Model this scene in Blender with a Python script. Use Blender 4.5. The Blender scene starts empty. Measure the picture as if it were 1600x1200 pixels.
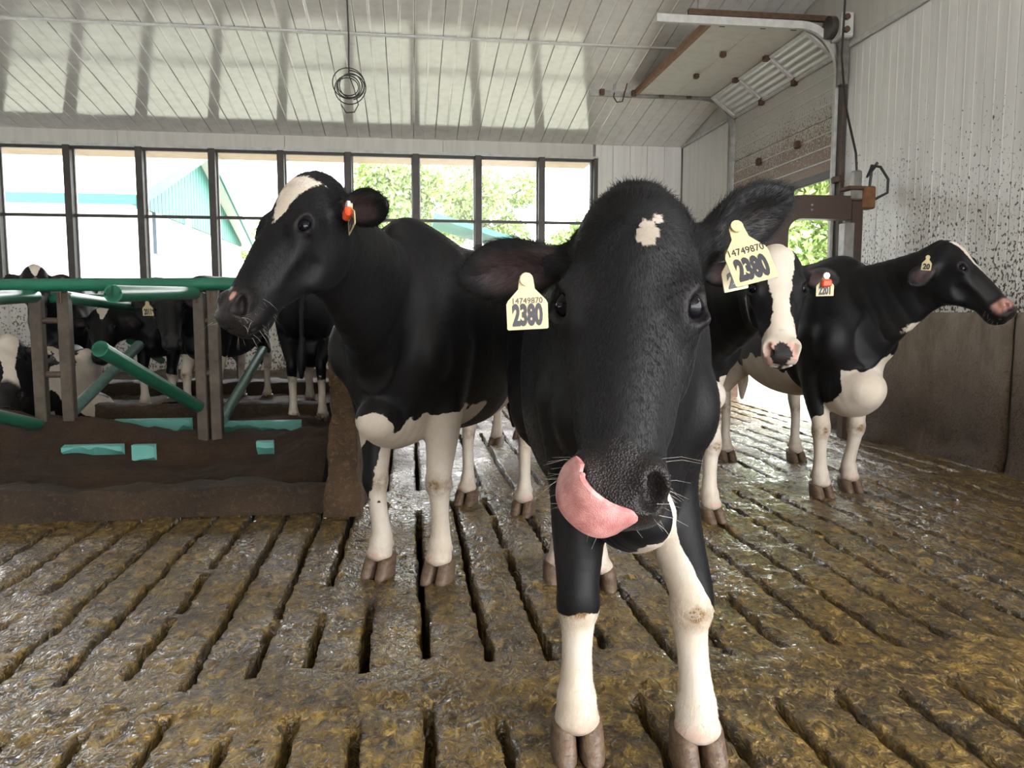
import bpy, bmesh, math, random
import numpy as np
from mathutils import Vector, Matrix

# ------------------------------------------------------------------ camera, world, light, exposure
scene = bpy.context.scene
COL = scene.collection
F_PX = 1200.0
CAM_H = 1.1
PITCH = math.atan((600 - 488) / F_PX)
YAW = math.atan((800 - 640) * math.cos(PITCH) / F_PX)
cd = bpy.data.cameras.new('camera')
cam = bpy.data.objects.new('camera', cd)
COL.objects.link(cam)
cd.sensor_width = 36.0
cd.lens = 36.0 * F_PX / 1600.0
cd.clip_start = 0.02
cd.clip_end = 400
cam.location = (0, 0, CAM_H)
cam.rotation_euler = (math.pi / 2 - PITCH, 0, -YAW)
scene.camera = cam

world = bpy.data.worlds.new('overcast_sky')
scene.world = world
world.use_nodes = True
wn = world.node_tree.nodes
bg = wn['Background']
bg.inputs['Color'].default_value = (0.975, 0.98, 1.0, 1)
bg.inputs['Strength'].default_value = 7.5

scene.view_settings.view_transform = 'Standard'
scene.view_settings.look = 'None'
scene.view_settings.gamma = 1.0
scene.view_settings.use_curve_mapping = False
scene.view_settings.exposure = 0.65
scene.cycles.max_bounces = 6
scene.cycles.diffuse_bounces = 4
scene.cycles.glossy_bounces = 3
scene.cycles.transmission_bounces = 4
scene.cycles.transparent_max_bounces = 6
scene.cycles.caustics_reflective = False
scene.cycles.caustics_refractive = False

def area(name, loc, target, size, power, color=(1, 1, 1)):
    ld = bpy.data.lights.new(name, 'AREA')
    ld.shape = 'RECTANGLE'
    ld.size, ld.size_y = size
    ld.energy = power
    ld.color = color
    o = bpy.data.objects.new(name, ld)
    o.location = loc
    d = Vector(target) - Vector(loc)
    o.rotation_euler = d.to_track_quat('-Z', 'Y').to_euler()
    COL.objects.link(o)
    return o
# daylight coming in through the wide open front of the barn, behind the camera
area('front_daylight', (3.3, -4.2, 2.4), (0.9, 3.2, 0.9), (4.2, 2.8), 70, (1.0, 0.98, 0.95))

# camera helpers: a pixel of the 1600x1200 frame to a place in the barn
_fw = np.array([math.sin(YAW) * math.cos(PITCH), math.cos(YAW) * math.cos(PITCH), -math.sin(PITCH)])
_rt = np.array([math.cos(YAW), -math.sin(YAW), 0.0])
_up = np.cross(_rt, _fw)
_C = np.array([0, 0, CAM_H])
def ray(px, py):
    return _fw + _rt * (px - 800) / F_PX - _up * (py - 600) / F_PX
def at_z(px, py, z=0.0):
    d = ray(px, py); return _C + d * (z - CAM_H) / d[2]
def at_y(px, py, y):
    d = ray(px, py); return _C + d * y / d[1]
def at_x(px, py, x):
    d = ray(px, py); return _C + d * x / d[0]
def at(px, py, depth):
    return _C + ray(px, py) * depth
FWH = np.array([_fw[0], _fw[1], 0]); FWH /= np.linalg.norm(FWH)

# ------------------------------------------------------------------ object helpers
def link(o, parent=None):
    COL.objects.link(o)
    if parent is not None:
        o.parent = parent
    return o
def tag(o, label=None, cat=None, group=None, kind=None):
    if label: o['label'] = label
    if cat: o['category'] = cat
    if group: o['group'] = group
    if kind: o['kind'] = kind
    return o
def empty(name, loc=(0, 0, 0), rz=0.0, parent=None):
    o = bpy.data.objects.new(name, None)
    o.empty_display_size = 0.1
    o.location = loc
    o.rotation_euler = (0, 0, rz)
    return link(o, parent)
def mesh_np(name, V, Q, mat, parent=None, smooth=True, attrs=None):
    """mesh object from numpy verts and quads (or tris)"""
    V = np.asarray(V, np.float32); Q = np.asarray(Q, np.int32)
    me = bpy.data.meshes.new(name)
    me.vertices.add(len(V)); me.vertices.foreach_set('co', V.ravel())
    n = Q.shape[1]
    me.loops.add(Q.size); me.loops.foreach_set('vertex_index', Q.ravel())
    me.polygons.add(len(Q))
    me.polygons.foreach_set('loop_start', np.arange(0, Q.size, n, dtype=np.int32))
    me.polygons.foreach_set('loop_total', np.full(len(Q), n, np.int32))
    me.polygons.foreach_set('use_smooth', np.full(len(Q), smooth))
    me.update(calc_edges=True)
    if attrs:
        for k, a in attrs.items():
            at_ = me.attributes.new(k, 'FLOAT', 'POINT')
            at_.data.foreach_set('value', np.asarray(a, np.float32))
    if mat: me.materials.append(mat)
    o = bpy.data.objects.new(name, me)
    return link(o, parent)
class MB:
    """collects boxes, bars, tubes, lathes into ONE mesh"""
    def __init__(s): s.v = []; s.f = []
    def add(s, v, f):
        b = len(s.v)
        s.v += [tuple(map(float, p)) for p in v]
        s.f += [tuple(i + b for i in q) for q in f]
        return s
    def box(s, lo, hi, bev=0.0, rot=None, org=None):
        x0, y0, z0 = lo; x1, y1, z1 = hi
        if bev <= 0:
            v = [(x0,y0,z0),(x1,y0,z0),(x1,y1,z0),(x0,y1,z0),(x0,y0,z1),(x1,y0,z1),(x1,y1,z1),(x0,y1,z1)]
            f = [(0,3,2,1),(4,5,6,7),(0,1,5,4),(1,2,6,5),(2,3,7,6),(3,0,4,7)]
        else:
            bm = bmesh.new()
            bmesh.ops.create_cube(bm, size=1.0)
            for w in bm.verts:
                w.co = Vector(((x0+x1)/2 + w.co.x*(x1-x0), (y0+y1)/2 + w.co.y*(y1-y0), (z0+z1)/2 + w.co.z*(z1-z0)))
            bmesh.ops.bevel(bm, geom=list(bm.edges), offset=bev, segments=1, affect='EDGES', profile=0.7)
            bm.verts.index_update()
            v = [tuple(w.co) for w in bm.verts]; f = [tuple(w.index for w in q.verts) for q in bm.faces]
            bm.free()
        if rot is not None:
            org = Vector(org or (0,0,0))
            v = [tuple(rot @ (Vector(p) - org) + org) for p in v]
        return s.add(v, f)
    def tube(s, pts, r, n=10, cap=True):
        pts = [Vector(p) for p in pts]
        rs = r if isinstance(r, (list, tuple)) else [r] * len(pts)
        rings = []
        up = Vector((0, 0, 1))
        prev = None
        for i, p in enumerate(pts):
            d = (pts[min(i+1, len(pts)-1)] - pts[max(i-1, 0)]).normalized()
            if prev is None:
                a = up if abs(d.z) < 0.9 else Vector((1, 0, 0))
                u = d.cross(a).normalized()
            else:
                u = (prev - d * prev.dot(d)).normalized()
            prev = u
            w = d.cross(u)
            rings.append([tuple(p + (u*math.cos(2*math.pi*k/n) + w*math.sin(2*math.pi*k/n)) * rs[i]) for k in range(n)])
        v = [q for g in rings for q in g]; f = []
        for i in range(len(pts)-1):
            for k in range(n):
                f.append((i*n+k, i*n+(k+1)%n, (i+1)*n+(k+1)%n, (i+1)*n+k))
        if cap:
            f.append(tuple(range(n))[::-1]); f.append(tuple((len(pts)-1)*n + k for k in range(n)))
        return s.add(v, f)
    def build(s, name, mat, parent=None, smooth=False):
        me = bpy.data.meshes.new(name)
        me.from_pydata(s.v, [], s.f)
        if smooth:
            me.polygons.foreach_set('use_smooth', [True]*len(me.polygons))
            try: me.set_sharp_from_angle(angle=math.radians(40))
            except Exception: pass
        if mat: me.materials.append(mat)
        return link(bpy.data.objects.new(name, me), parent)
def dup(o, parent=None, loc=None):
    c = o.copy(); COL.objects.link(c)
    if parent is not None: c.parent = parent
    if loc is not None: c.location = loc
    return c
def struct(o):
    o['kind'] = 'structure'; return o

# ------------------------------------------------------------------ value noise in numpy
_rng = np.random.RandomState(7)
_LAT = _rng.rand(64, 64, 64).astype(np.float32)
def vnoise(P, f=1.0, off=0.0):
    Q = P * f + off + 1000.0
    i = np.floor(Q).astype(np.int64); t = Q - i; t = t*t*(3-2*t)
    i0 = i & 63; i1 = (i + 1) & 63
    x0,y0,z0 = i0[:,0],i0[:,1],i0[:,2]; x1,y1,z1 = i1[:,0],i1[:,1],i1[:,2]
    tx,ty,tz = t[:,0],t[:,1],t[:,2]
    a = _LAT[x0,y0,z0]*(1-tx)+_LAT[x1,y0,z0]*tx
    b = _LAT[x0,y1,z0]*(1-tx)+_LAT[x1,y1,z0]*tx
    c = _LAT[x0,y0,z1]*(1-tx)+_LAT[x1,y0,z1]*tx
    d = _LAT[x0,y1,z1]*(1-tx)+_LAT[x1,y1,z1]*tx
    return ((a*(1-ty)+b*ty)*(1-tz) + (c*(1-ty)+d*ty)*tz) * 2 - 1
def fbm(P, f=1.0, octv=3, off=0.0):
    r = 0; a = 1.0
    for k in range(octv):
        r = r + a * vnoise(P, f * 2**k, off + 13.7*k); a *= 0.5
    return r
def sstep(a, b, x):
    t = np.clip((x - a) / (b - a), 0, 1); return t*t*(3-2*t)

# ------------------------------------------------------------------ material helpers
class NT:
    def __init__(s, name):
        s.m = bpy.data.materials.new(name); s.m.use_nodes = True
        s.t = s.m.node_tree; s.n = s.t.nodes
        s.b = s.n['Principled BSDF']
    def new(s, typ, **kw):
        x = s.n.new(typ)
        for k, v in kw.items(): setattr(x, k, v)
        return x
    def set(s, sock, v):
        if isinstance(v, bpy.types.NodeSocket): s.t.links.new(v, sock)
        elif isinstance(v, (tuple, list)) and sock.type == 'RGBA' and len(v) == 3: sock.default_value = (*v, 1)
        else: sock.default_value = v
    def coord(s, kind='Object'):
        return s.new('ShaderNodeTexCoord').outputs[kind]
    def pos(s): return s.new('ShaderNodeNewGeometry').outputs['Position']
    def mapping(s, vec, scale=(1,1,1), rot=(0,0,0), loc=(0,0,0)):
        x = s.new('ShaderNodeMapping'); s.set(x.inputs['Vector'], vec)
        x.inputs['Scale'].default_value = scale; x.inputs['Rotation'].default_value = rot; x.inputs['Location'].default_value = loc
        return x.outputs[0]
    def noise(s, vec=None, scale=5.0, detail=3.0, rough=0.55, dist=0.0):
        x = s.new('ShaderNodeTexNoise')
        if vec is not None: s.set(x.inputs['Vector'], vec)
        x.inputs['Scale'].default_value = scale; x.inputs['Detail'].default_value = detail
        x.inputs['Roughness'].default_value = rough; x.inputs['Distortion'].default_value = dist
        return x.outputs['Fac']
    def voro(s, vec=None, scale=5.0, feature='F1', out='Distance', rnd=1.0):
        x = s.new('ShaderNodeTexVoronoi'); x.feature = feature
        if vec is not None: s.set(x.inputs['Vector'], vec)
        x.inputs['Scale'].default_value = scale; x.inputs['Randomness'].default_value = rnd
        return x.outputs[out]
    def math(s, op, a, b=0.0, c=0.0, clamp=False):
        x = s.new('ShaderNodeMath', operation=op); x.use_clamp = clamp
        s.set(x.inputs[0], a); s.set(x.inputs[1], b); s.set(x.inputs[2], c)
        return x.outputs[0]
    def ramp(s, fac, lo, hi, a=0.0, b=1.0, smooth=True):
        x = s.new('ShaderNodeMapRange'); x.interpolation_type = 'SMOOTHSTEP' if smooth else 'LINEAR'
        s.set(x.inputs['Value'], fac)
        x.inputs['From Min'].default_value = lo; x.inputs['From Max'].default_value = hi
        x.inputs['To Min'].default_value = a; x.inputs['To Max'].default_value = b
        return x.outputs[0]
    def mix(s, fac, a, b):
        x = s.new('ShaderNodeMix', data_type='RGBA')
        s.set(x.inputs['Factor'], fac); s.set(x.inputs['A'] if False else x.inputs[6], a); s.set(x.inputs[7], b)
        return x.outputs[2]
    def attr(s, name):
        x = s.new('ShaderNodeAttribute'); x.attribute_name = name; return x.outputs['Fac']
    def sep(s, vec):
        x = s.new('ShaderNodeSeparateXYZ'); s.set(x.inputs[0], vec); return x.outputs
    def bump(s, h, strength=0.3, dist=0.01, normal=None):
        x = s.new('ShaderNodeBump'); s.set(x.inputs['Height'], h)
        s.set(x.inputs['Strength'], strength); x.inputs['Distance'].default_value = dist
        if normal is not None: s.set(x.inputs['Normal'], normal)
        return x.outputs[0]
    def out(s, color=None, rough=None, normal=None, **kw):
        if color is not None: s.set(s.b.inputs['Base Color'], color)
        if rough is not None: s.set(s.b.inputs['Roughness'], rough)
        if normal is not None: s.set(s.b.inputs['Normal'], normal)
        for k, v in kw.items(): s.set(s.b.inputs[k.replace('_', ' ')], v)
        return s.m
def plain(name, col, rough=0.5, metal=0.0, var=0.12, scale=8.0, bump=0.0):
    n = NT(name)
    f = n.noise(n.coord(), scale, 4)
    d = tuple(c * (1 - 2.2*var) for c in col); l = tuple(min(1, c * (1 + 1.2*var)) for c in col)
    kw = {}
    if bump: kw['normal'] = n.bump(n.noise(n.coord(), scale*9, 3), bump, 0.004)
    return n.out(n.mix(f, d, l), rough, Metallic=metal, **kw)
# ------------------------------------------------------------------ materials of the building
def m_panel(name, col, splat=0.0, z0=1.0, z1=2.6, splat_col=(0.055, 0.04, 0.026), rough=0.22, wav=0.25, dens=60.0):
    """white plastic sheet: slight waviness, dirt streaks, manure splashes denser towards the ground"""
    n = NT(name)
    p = n.pos()
    z = n.sep(p)[2]
    st = n.noise(n.mapping(p, (9, 9, 0.5)), 1.0, 4)
    c = n.mix(n.ramp(st, 0.35, 0.75, 0, 0.45), col, tuple(k*0.72 for k in col))
    if splat > 0:
        fall = n.ramp(z, z0, z1, 1.0, 0.0, smooth=False)
        big = n.noise(p, 1.7, 3)
        v = n.noise(n.mapping(p, (1, 1, 0.75)), dens, 2.5, 0.6)
        thr = n.math('ADD', n.math('MULTIPLY', fall, 0.20*splat), n.math('MULTIPLY_ADD', big, 0.14, -0.07))
        s = n.ramp(n.math('ADD', v, thr), 0.70, 0.735, 0, 1)
        s = n.math('MULTIPLY', s, n.ramp(fall, 0.0, 0.25, 0, 1))
        film = n.ramp(n.math('ADD', fall, n.math('MULTIPLY_ADD', big, 0.5, -0.25)), 0.75, 1.15, 0, 0.55)
        c = n.mix(film, c, (0.22, 0.17, 0.12))
        c = n.mix(s, c, splat_col)
    b = n.bump(n.noise(n.mapping(p, (3.0, 3.0, 5.0)), 1.0, 2), wav, 0.02)
    b = n.bump(n.noise(p, 55, 2), 0.05, 0.003, b)
    return n.out(c, rough, b)
M = {}
M['ceiling'] = m_panel('ceiling_sheet', (0.84, 0.82, 0.785), rough=0.10, wav=0.10)
for n_ in M['ceiling'].node_tree.nodes:
    if n_.type == 'BSDF_PRINCIPLED': n_.inputs['IOR'].default_value = 1.9
M['wall_sheet'] = m_panel('wall_sheet', (0.84, 0.84, 0.82), splat=1.0, z0=1.0, z1=3.0, dens=42, rough=0.3)
M['back_sheet'] = m_panel('back_sheet', (0.82, 0.81, 0.78), rough=0.3)
M['low_sheet'] = m_panel('low_back_sheet', (0.60, 0.59, 0.55), splat=.95, z0=0.1, z1=2.6, dens=38, splat_col=(.13,.10,.07), rough=0.4)
M['board'] = m_panel('painted_board', (0.62, 0.60, 0.55), rough=0.35)
M['dark_gap'] = plain('joint_backing', (0.30, 0.29, 0.27), 0.8)  # grey backing sheet that shows through the panel joints
M['white_metal'] = plain('white_painted_metal', (0.62, 0.62, 0.60), 0.35, 0.0, 0.2, 14)
M['grey_metal'] = plain('galvanised_steel', (0.30, 0.29, 0.27), 0.42, 0.75, 0.35, 12)
M['rust_metal'] = plain('rusty_steel', (0.12, 0.07, 0.045), 0.6, 0.5, 0.35, 20, 0.2)
M['brown_paint'] = plain('brown_painted_steel', (0.050, 0.027, 0.017), 0.38, 0.0, 0.2, 14, 0.05)
M['black_rubber'] = plain('black_rubber', (0.012, 0.012, 0.012), 0.5, 0.0, 0.1)
M['post_paint'] = plain('dark_grey_post', (0.07, 0.062, 0.055), 0.5, 0.1, 0.25, 10)
M['wood'] = plain('weathered_wood', (0.30, 0.17, 0.095), 0.7, 0.0, 0.3, 18, 0.2)
M['tan_board'] = plain('tan_soffit', (0.52, 0.38, 0.28), 0.7, 0.0, 0.12)
def m_concrete_wall():
    n = NT('manure_stained_concrete'); p = n.pos(); z = n.sep(p)[2]
    big = n.noise(p, 1.3, 4); mid = n.noise(n.mapping(p, (1, 1, 0.45)), 6, 5, 0.65); fine = n.noise(p, 45, 4, 0.7)
    lvl = n.math('ADD', z, n.math('ADD', n.math('MULTIPLY_ADD', big, 0.7, -0.35), n.math('MULTIPLY_ADD', mid, 0.4, -0.2)))
    c = n.mix(n.ramp(mid, 0.3, 0.7), (0.31, 0.26, 0.21), (0.17, 0.13, 0.095))
    c = n.mix(n.ramp(lvl, 0.20, 0.95, 1, 0), c, n.mix(n.ramp(fine, .35, .65), (0.045, 0.025, 0.012), (0.21, 0.135, 0.075)))
    c = n.mix(n.ramp(n.math('ADD', fine, n.ramp(lvl, 0.2, 1.0, 0.12, 0)), 0.62, 0.70, 0, 0.7), c, (0.045, 0.028, 0.015))
    h = n.math('MULTIPLY', fine, n.ramp(lvl, 0.2, 1.0, 1.0, 0.25))
    return n.out(c, 0.55, n.bump(h, 1.0, 0.05))
M['concrete'] = m_concrete_wall()
def m_crust(name, a, b, c3, rough=0.8, sc=1.0, strength=0.9):
    n = NT(name); p = n.pos()
    f1 = n.noise(p, 3.0*sc, 5, 0.6); f2 = n.noise(p, 38*sc, 4, 0.7); f3 = n.noise(p, 110*sc, 3, 0.7)
    c = n.mix(n.ramp(f1, 0.3, 0.7), a, b)
    c = n.mix(n.ramp(f2, 0.5, 0.75, 0, 0.8), c, c3)
    h = n.math('ADD', f2, n.math('MULTIPLY', f3, 0.5))
    return n.out(c, rough, n.bump(h, strength, 0.02))
M['crust'] = m_crust('dried_manure_crust', (0.050, 0.029, 0.013), (0.025, 0.014, 0.007), (0.100, 0.060, 0.026), 0.7)
M['pillar_crust'] = m_crust('manure_splashed_concrete', (0.135, 0.080, 0.038), (0.060, 0.035, 0.017), (0.22, 0.135, 0.068), 0.8)
M['bedding'] = m_crust('dark_compost_bedding', (0.044, 0.021, 0.009), (0.024, 0.012, 0.005), (0.074, 0.040, 0.019), 0.9, 0.9, 0.7)
M['straw_bed'] = m_crust('pale_trodden_bedding', (0.13, 0.095, 0.07), (0.05, 0.035, 0.025), (0.24, 0.19, 0.15), 0.85, 1.0, 0.8)

# ------------------------------------------------------------------ geometry of the shell
XW, YF, ZE, SL = 4.05, 11.294, 3.551, 0.1685
def ceil_z(y): return ZE + SL * (YF - y)
XL = -10.5
# ceiling: backing sheet, then every panel a piece of its own in two courses
ce = MB()
ya, yb = 1.0, YF
ce.add([(XL, ya, ceil_z(ya)+.05), (XW+.3, ya, ceil_z(ya)+.05), (XW+.3, yb+.2, ceil_z(yb+.2)+.05), (XL, yb+.2, ceil_z(yb+.2)+.05),
        (XL, ya, ceil_z(ya)+.02), (XW+.3, ya, ceil_z(ya)+.02), (XW+.3, yb+.2, ceil_z(yb+.2)+.02), (XL, yb+.2, ceil_z(yb+.2)+.02)],
       [(0,1,2,3), (7,6,5,4), (0,4,5,1), (1,5,6,2), (2,6,7,3), (3,7,4,0)])
ceiling = struct(ce.build('ceiling', M['dark_gap']))
def panel_mesh(w, y0, y1, zfun, name, mat):
    b = MB(); g = 0.004
    prof = [(g, 0.02), (g, 0.002), (g+.006, 0), (w*.5-.012, 0), (w*.5-.006, -.004), (w*.5+.006, -.004), (w*.5+.012, 0), (w-g-.006, 0), (w-g, .002), (w-g, .02)]
    v = [(x, y, zfun(y)+z) for y in (y0, y1) for x, z in prof]
    n = len(prof); f = [(i, i+1, n+i+1, n+i) for i in range(n-1)]
    b.add(v, f)
    return b.build(name, mat, ceiling)
PW = 0.305
c1 = panel_mesh(PW, 8.535, YF, ceil_z, 'ceiling_panel', M['ceiling'])
c2 = panel_mesh(PW, 1.0, 8.525, lambda y: ceil_z(y)-0.0, 'ceiling_panel', M['ceiling'])
k = 0
x = XW - PW
while x > XL:
    if k == 0: c1.location.x = x; c2.location.x = x
    else: dup(c1, ceiling, (x, 0, 0)); dup(c2, ceiling, (x, 0, 0))
    k += 1; x -= PW
struct(MB().box((XL, 8.505, ceil_z(8.53)-.012), (XW, 8.555, ceil_z(8.53)+.008)).build('trim_1', M['white_metal']))

# unseen rest of the barn, added behind the camera to cut the frontal light: roof falling to the other side, left and front walls; the right side stays open in front
struct(MB().add([(XL, 1.0, ceil_z(1)+.02), (XW+.3, 1.0, ceil_z(1)+.02), (XW+.3, -8, ceil_z(1)-1.2), (XL, -8, ceil_z(1)-1.2), (XL, 1.0, ceil_z(1)+.08), (XW+.3, 1.0, ceil_z(1)+.08), (XW+.3, -8, ceil_z(1)-1.14), (XL, -8, ceil_z(1)-1.14)],
       [(0,1,2,3), (7,6,5,4), (0,4,5,1), (1,5,6,2), (2,6,7,3), (3,7,4,0)]).build('ceiling_front', M['ceiling']))
struct(MB().box((XL-.1, -8, -.1), (XL, YF+.2, 5.4)).build('wall_left', M['back_sheet']))
struct(MB().box((XL, -8.1, -.1), (-1.5, -8, 4.4)).box((-1.5, -8.1, 3.6), (XW+.3, -8, 4.4)).build('wall_front', M['back_sheet']))
struct(MB().box((XW+.05, -8, 3.3), (XW+.2, 0.3, 5.4)).build('wall_right_front', M['back_sheet']))
# far wall: lower sheets, header, sheets beside the windows
wf = struct(MB().box((XL, YF+.03, -.4), (XW+.3, YF+.2, 1.50)).box((XL, YF+.03, 3.345), (XW+.3, YF+.2, 3.6))
            .box((2.74, YF+.03, 1.50), (XW+.3, YF+.2, 3.345)).build('wall_far', M['dark_gap']))
def upright_panel(name, w, z0, z1, mat, parent, along='x', ribs=2, depth=.025):
    """one upright cladding sheet with small ribs; lies in the plane y = 0 facing -y (along x) or x = 0 facing -x (along y)"""
    prof = [(0.002, depth), (0.002, 0.003), (0.006, 0)]
    for r in range(1, ribs+1):
        c = w * r / (ribs+1)
        prof += [(c-.010, 0), (c-.005, -.0022), (c+.005, -.0022), (c+.010, 0)]
    prof += [(w-.006, 0), (w-.002, .003), (w-.002, depth)]
    v = []
    for z in (z0, z1):
        for a, d in prof: v.append((a, d, z) if along == 'x' else (d, a, z))
    n = len(prof)
    f = [(i, i+1, n+i+1, n+i) if along == 'x' else (n+i, n+i+1, i+1, i) for i in range(n-1)]
    return MB().add(v, f).build(name, mat, parent)
def panel_row(first, n, step, axis, parent):
    for i in range(1, n):
        c = dup(first, parent); c.location[axis] = first.location[axis] + step*i
p = upright_panel('wall_panel', 0.2625, 0, ZE, M['back_sheet'], wf); p.location = (2.74, YF+.005, 0); panel_row(p, 5, 0.2625, 0, wf)
p = upright_panel('wall_panel', 0.30, -.2, 1.50, M['low_sheet'], wf); p.location = (XL, YF+.005, 0); panel_row(p, 44, 0.30, 0, wf)
p = upright_panel('header_panel', 2.2, 3.345, 3.60, M['board'], wf, ribs=0); p.location = (XL, YF-.01, 0); panel_row(p, 6, 2.2, 0, wf)
struct(MB().box((XL, YF-.035, 3.335), (2.78, YF+.02, 3.375)).build('trim_2', M['white_metal']))
struct(MB().box((XL, YF-.05, 1.44), (2.78, YF+.16, 1.535), .012).build('trim_3', M['wood']))

# windows: bays between dark posts
def m_glass():
    n = NT('window_pane')
    tr = n.new('ShaderNodeBsdfTransparent'); gl = n.new('ShaderNodeBsdfGlossy'); gl.inputs['Roughness'].default_value = 0.05
    mx = n.new('ShaderNodeMixShader'); fr = n.new('ShaderNodeFresnel'); fr.inputs['IOR'].default_value = 1.45
    n.t.links.new(fr.outputs[0], mx.inputs[0]); n.t.links.new(tr.outputs[0], mx.inputs[1]); n.t.links.new(gl.outputs[0], mx.inputs[2])
    n.t.links.new(mx.outputs[0], n.n['Material Output'].inputs['Surface'])
    return n.m
M['glass'] = m_glass()
posts = [2.738, 1.934, 1.004, 0.112, -0.833, -1.757, -2.678, -3.629, -4.55, -5.47, -6.39, -7.31, -8.23, -9.15]
for i, px in enumerate(posts):
    w = .045 if 0 < i else .03
    struct(MB().box((px-w, YF-.05, 1.53), (px+w, YF+.06, 3.345), .006).box((px-w-.012, YF+.06, 1.53), (px+w+.012, YF+.10, 3.345)).build('trim_%d' % (4+i), M['post_paint']))
for i in range(len(posts)-1):
    x1, x0 = posts[i]-.045, posts[i+1]+.045
    w = MB()
    w.box((x0, YF+.01, 2.395), (x1, YF+.06, 2.435)).box((x0, YF+.01, 3.30), (x1, YF+.06, 3.345)).box((x0, YF+.01, 1.535), (x1, YF+.06, 1.57))
    wo = struct(w.build('window_%d' % (i+1), M['post_paint']))
    for z0, z1 in ((1.57, 2.395), (2.435, 3.30)):
        MB().box((x0, YF+.034, z0), (x1, YF+.038, z1)).build('pane', M['glass'], wo)
    MB().box((x0, YF+.07, 1.535), (x0+.022, YF+.10, 3.345)).box((x1-.022, YF+.07, 1.535), (x1, YF+.10, 3.345)).build('outer_frame', M['white_metal'], wo)
    MB().box((x0-.05, YF+.2, 3.34), (x1+.05, YF+.75, 3.37)).build('soffit_board', M['tan_board'], wo)

# right wall: concrete base, cladding sheets, trim, gable board above
wr = struct(MB().box((XW+.045, 0.3, 1.0), (XW+.2, 6.98, ZE)).box((XW+.045, 9.46, 0), (XW+.2, YF+.2, ZE)).build('wall_right', M['dark_gap']))
p = upright_panel('wall_panel', 0.305, 1.08, ZE, M['wall_sheet'], wr, 'y', 2); p.location = (XW+.02, 6.98-.305, 0); panel_row(p, 21, -0.305, 1, wr)
p = upright_panel('wall_panel', 0.305, 0, ZE, M['wall_sheet'], wr, 'y', 2); p.location = (XW+.02, 9.46, 0); panel_row(p, 6, 0.305, 1, wr)
# gable boards (triangle between trim and ceiling)
for (ya, yb) in ((1.0, 3.4), (3.41, 5.8), (5.81, 8.2), (8.21, YF)):
    MB().add([(XW+.012, ya, ZE-.02), (XW+.012, yb, ZE-.02), (XW+.012, yb, ceil_z(yb)+.03), (XW+.012, ya, ceil_z(ya)+.03),
              (XW+.06, ya, ZE-.02), (XW+.06, yb, ZE-.02), (XW+.06, yb, ceil_z(yb)+.03), (XW+.06, ya, ceil_z(ya)+.03)],
             [(0,3,2,1), (4,5,6,7), (0,1,5,4), (1,2,6,5), (2,3,7,6), (3,0,4,7)]).build('gable_board', M['board'], wr)
struct(MB().box((XW-.012, 0.3, ZE-.02), (XW+.05, YF, ZE+.03), .006).build('trim_20', M['white_metal']))
# the low concrete wall, in cast lengths with a joint between
wc = struct(MB().box((XW+.02, 0.3, -.35), (XW+.25, 6.93, 1.085)).build('wall_right_base', M['dark_gap']))
for ya, yb in ((0.3, 2.55), (2.565, 4.70), (4.715, 6.93)):
    nz, ny = 24, 60
    yy, zz = np.meshgrid(np.linspace(ya, yb, ny), np.linspace(-.05, 1.1, nz), indexing='ij')
    P = np.stack([np.zeros(yy.size), yy.ravel(), zz.ravel()], 1)
    amt = sstep(1.0, 0.1, P[:, 2])
    bulge = amt*(0.022*fbm(P, 3.0, 4) + .008*fbm(P, 19., 3) + .012) + 0.05*sstep(.16, 0.0, P[:, 2])*(1+.6*vnoise(P, 4.0))
    edge = np.minimum(P[:, 1]-ya, yb-P[:, 1]); bulge *= .25+.75*sstep(0, .12, edge)
    Xs = XW - .02 - bulge + .02*sstep(.012, 0, edge) + .012*sstep(1.085, 1.1, P[:, 2])
    V = np.stack([Xs, P[:, 1], P[:, 2]], 1)
    # top face row
    T = np.stack([np.full(ny, XW+.03), np.linspace(ya, yb, ny), np.full(ny, 1.1)], 1)
    idx = np.arange(ny*nz).reshape(ny, nz)
    q = np.stack([idx[:-1, :-1], idx[:-1, 1:], idx[1:, 1:], idx[1:, :-1]], -1).reshape(-1, 4)
    ti = ny*nz + np.arange(ny)
    q2 = np.stack([idx[:-1, -1], ti[:-1], ti[1:], idx[1:, -1]], -1)
    mesh_np('concrete_block', np.vstack([V, T]), np.vstack([q, q2]), M['concrete'], wc)

# ------------------------------------------------------------------ sectional overhead door, half open
def m_door():
    n = NT('splashed_door_panel'); p = n.pos(); z = n.sep(p)[2]
    big = n.noise(p, 2.2, 4); v = n.noise(p, 42, 4, .7); v2 = n.noise(p, 95, 3, .7)
    lvl = n.math('ADD', n.ramp(z, 2.45, 3.35, 1.0, 0.0, smooth=False), n.math('MULTIPLY_ADD', big, .5, -.25))
    c = n.mix(n.ramp(v2, .4, .7), (.52, .51, .48), (.42, .40, .37))
    k = n.math('ADD', n.math('MULTIPLY', v, 1.0), n.math('MULTIPLY', lvl, .33))
    c = n.mix(n.ramp(k, .60, .72, 0, .92), c, n.mix(n.ramp(v2, .35, .65), (.25, .125, .055), (.11, .052, .022)))
    return n.out(c, .45, n.bump(v, .3, .004))
M['door'] = m_door()
def m_lite():
    n = NT('ribbed_translucent_lite')
    s = n.sep(n.pos())
    w = n.math('SINE', n.math('MULTIPLY', n.math('ADD', s[0], s[2]), 420.0))
    n.out(n.mix(n.noise(n.pos(), 5, 4), (0.34, 0.34, 0.32), (0.52, 0.52, 0.50)), 0.35, n.bump(w, 0.5, 0.006), Transmission_Weight=0.25, IOR=1.3)
    return n.m
M['lite'] = m_lite()
y0, y1 = 7.07, 9.38
door = struct(empty('door_1', (XW, 8.2, 0)))
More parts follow.
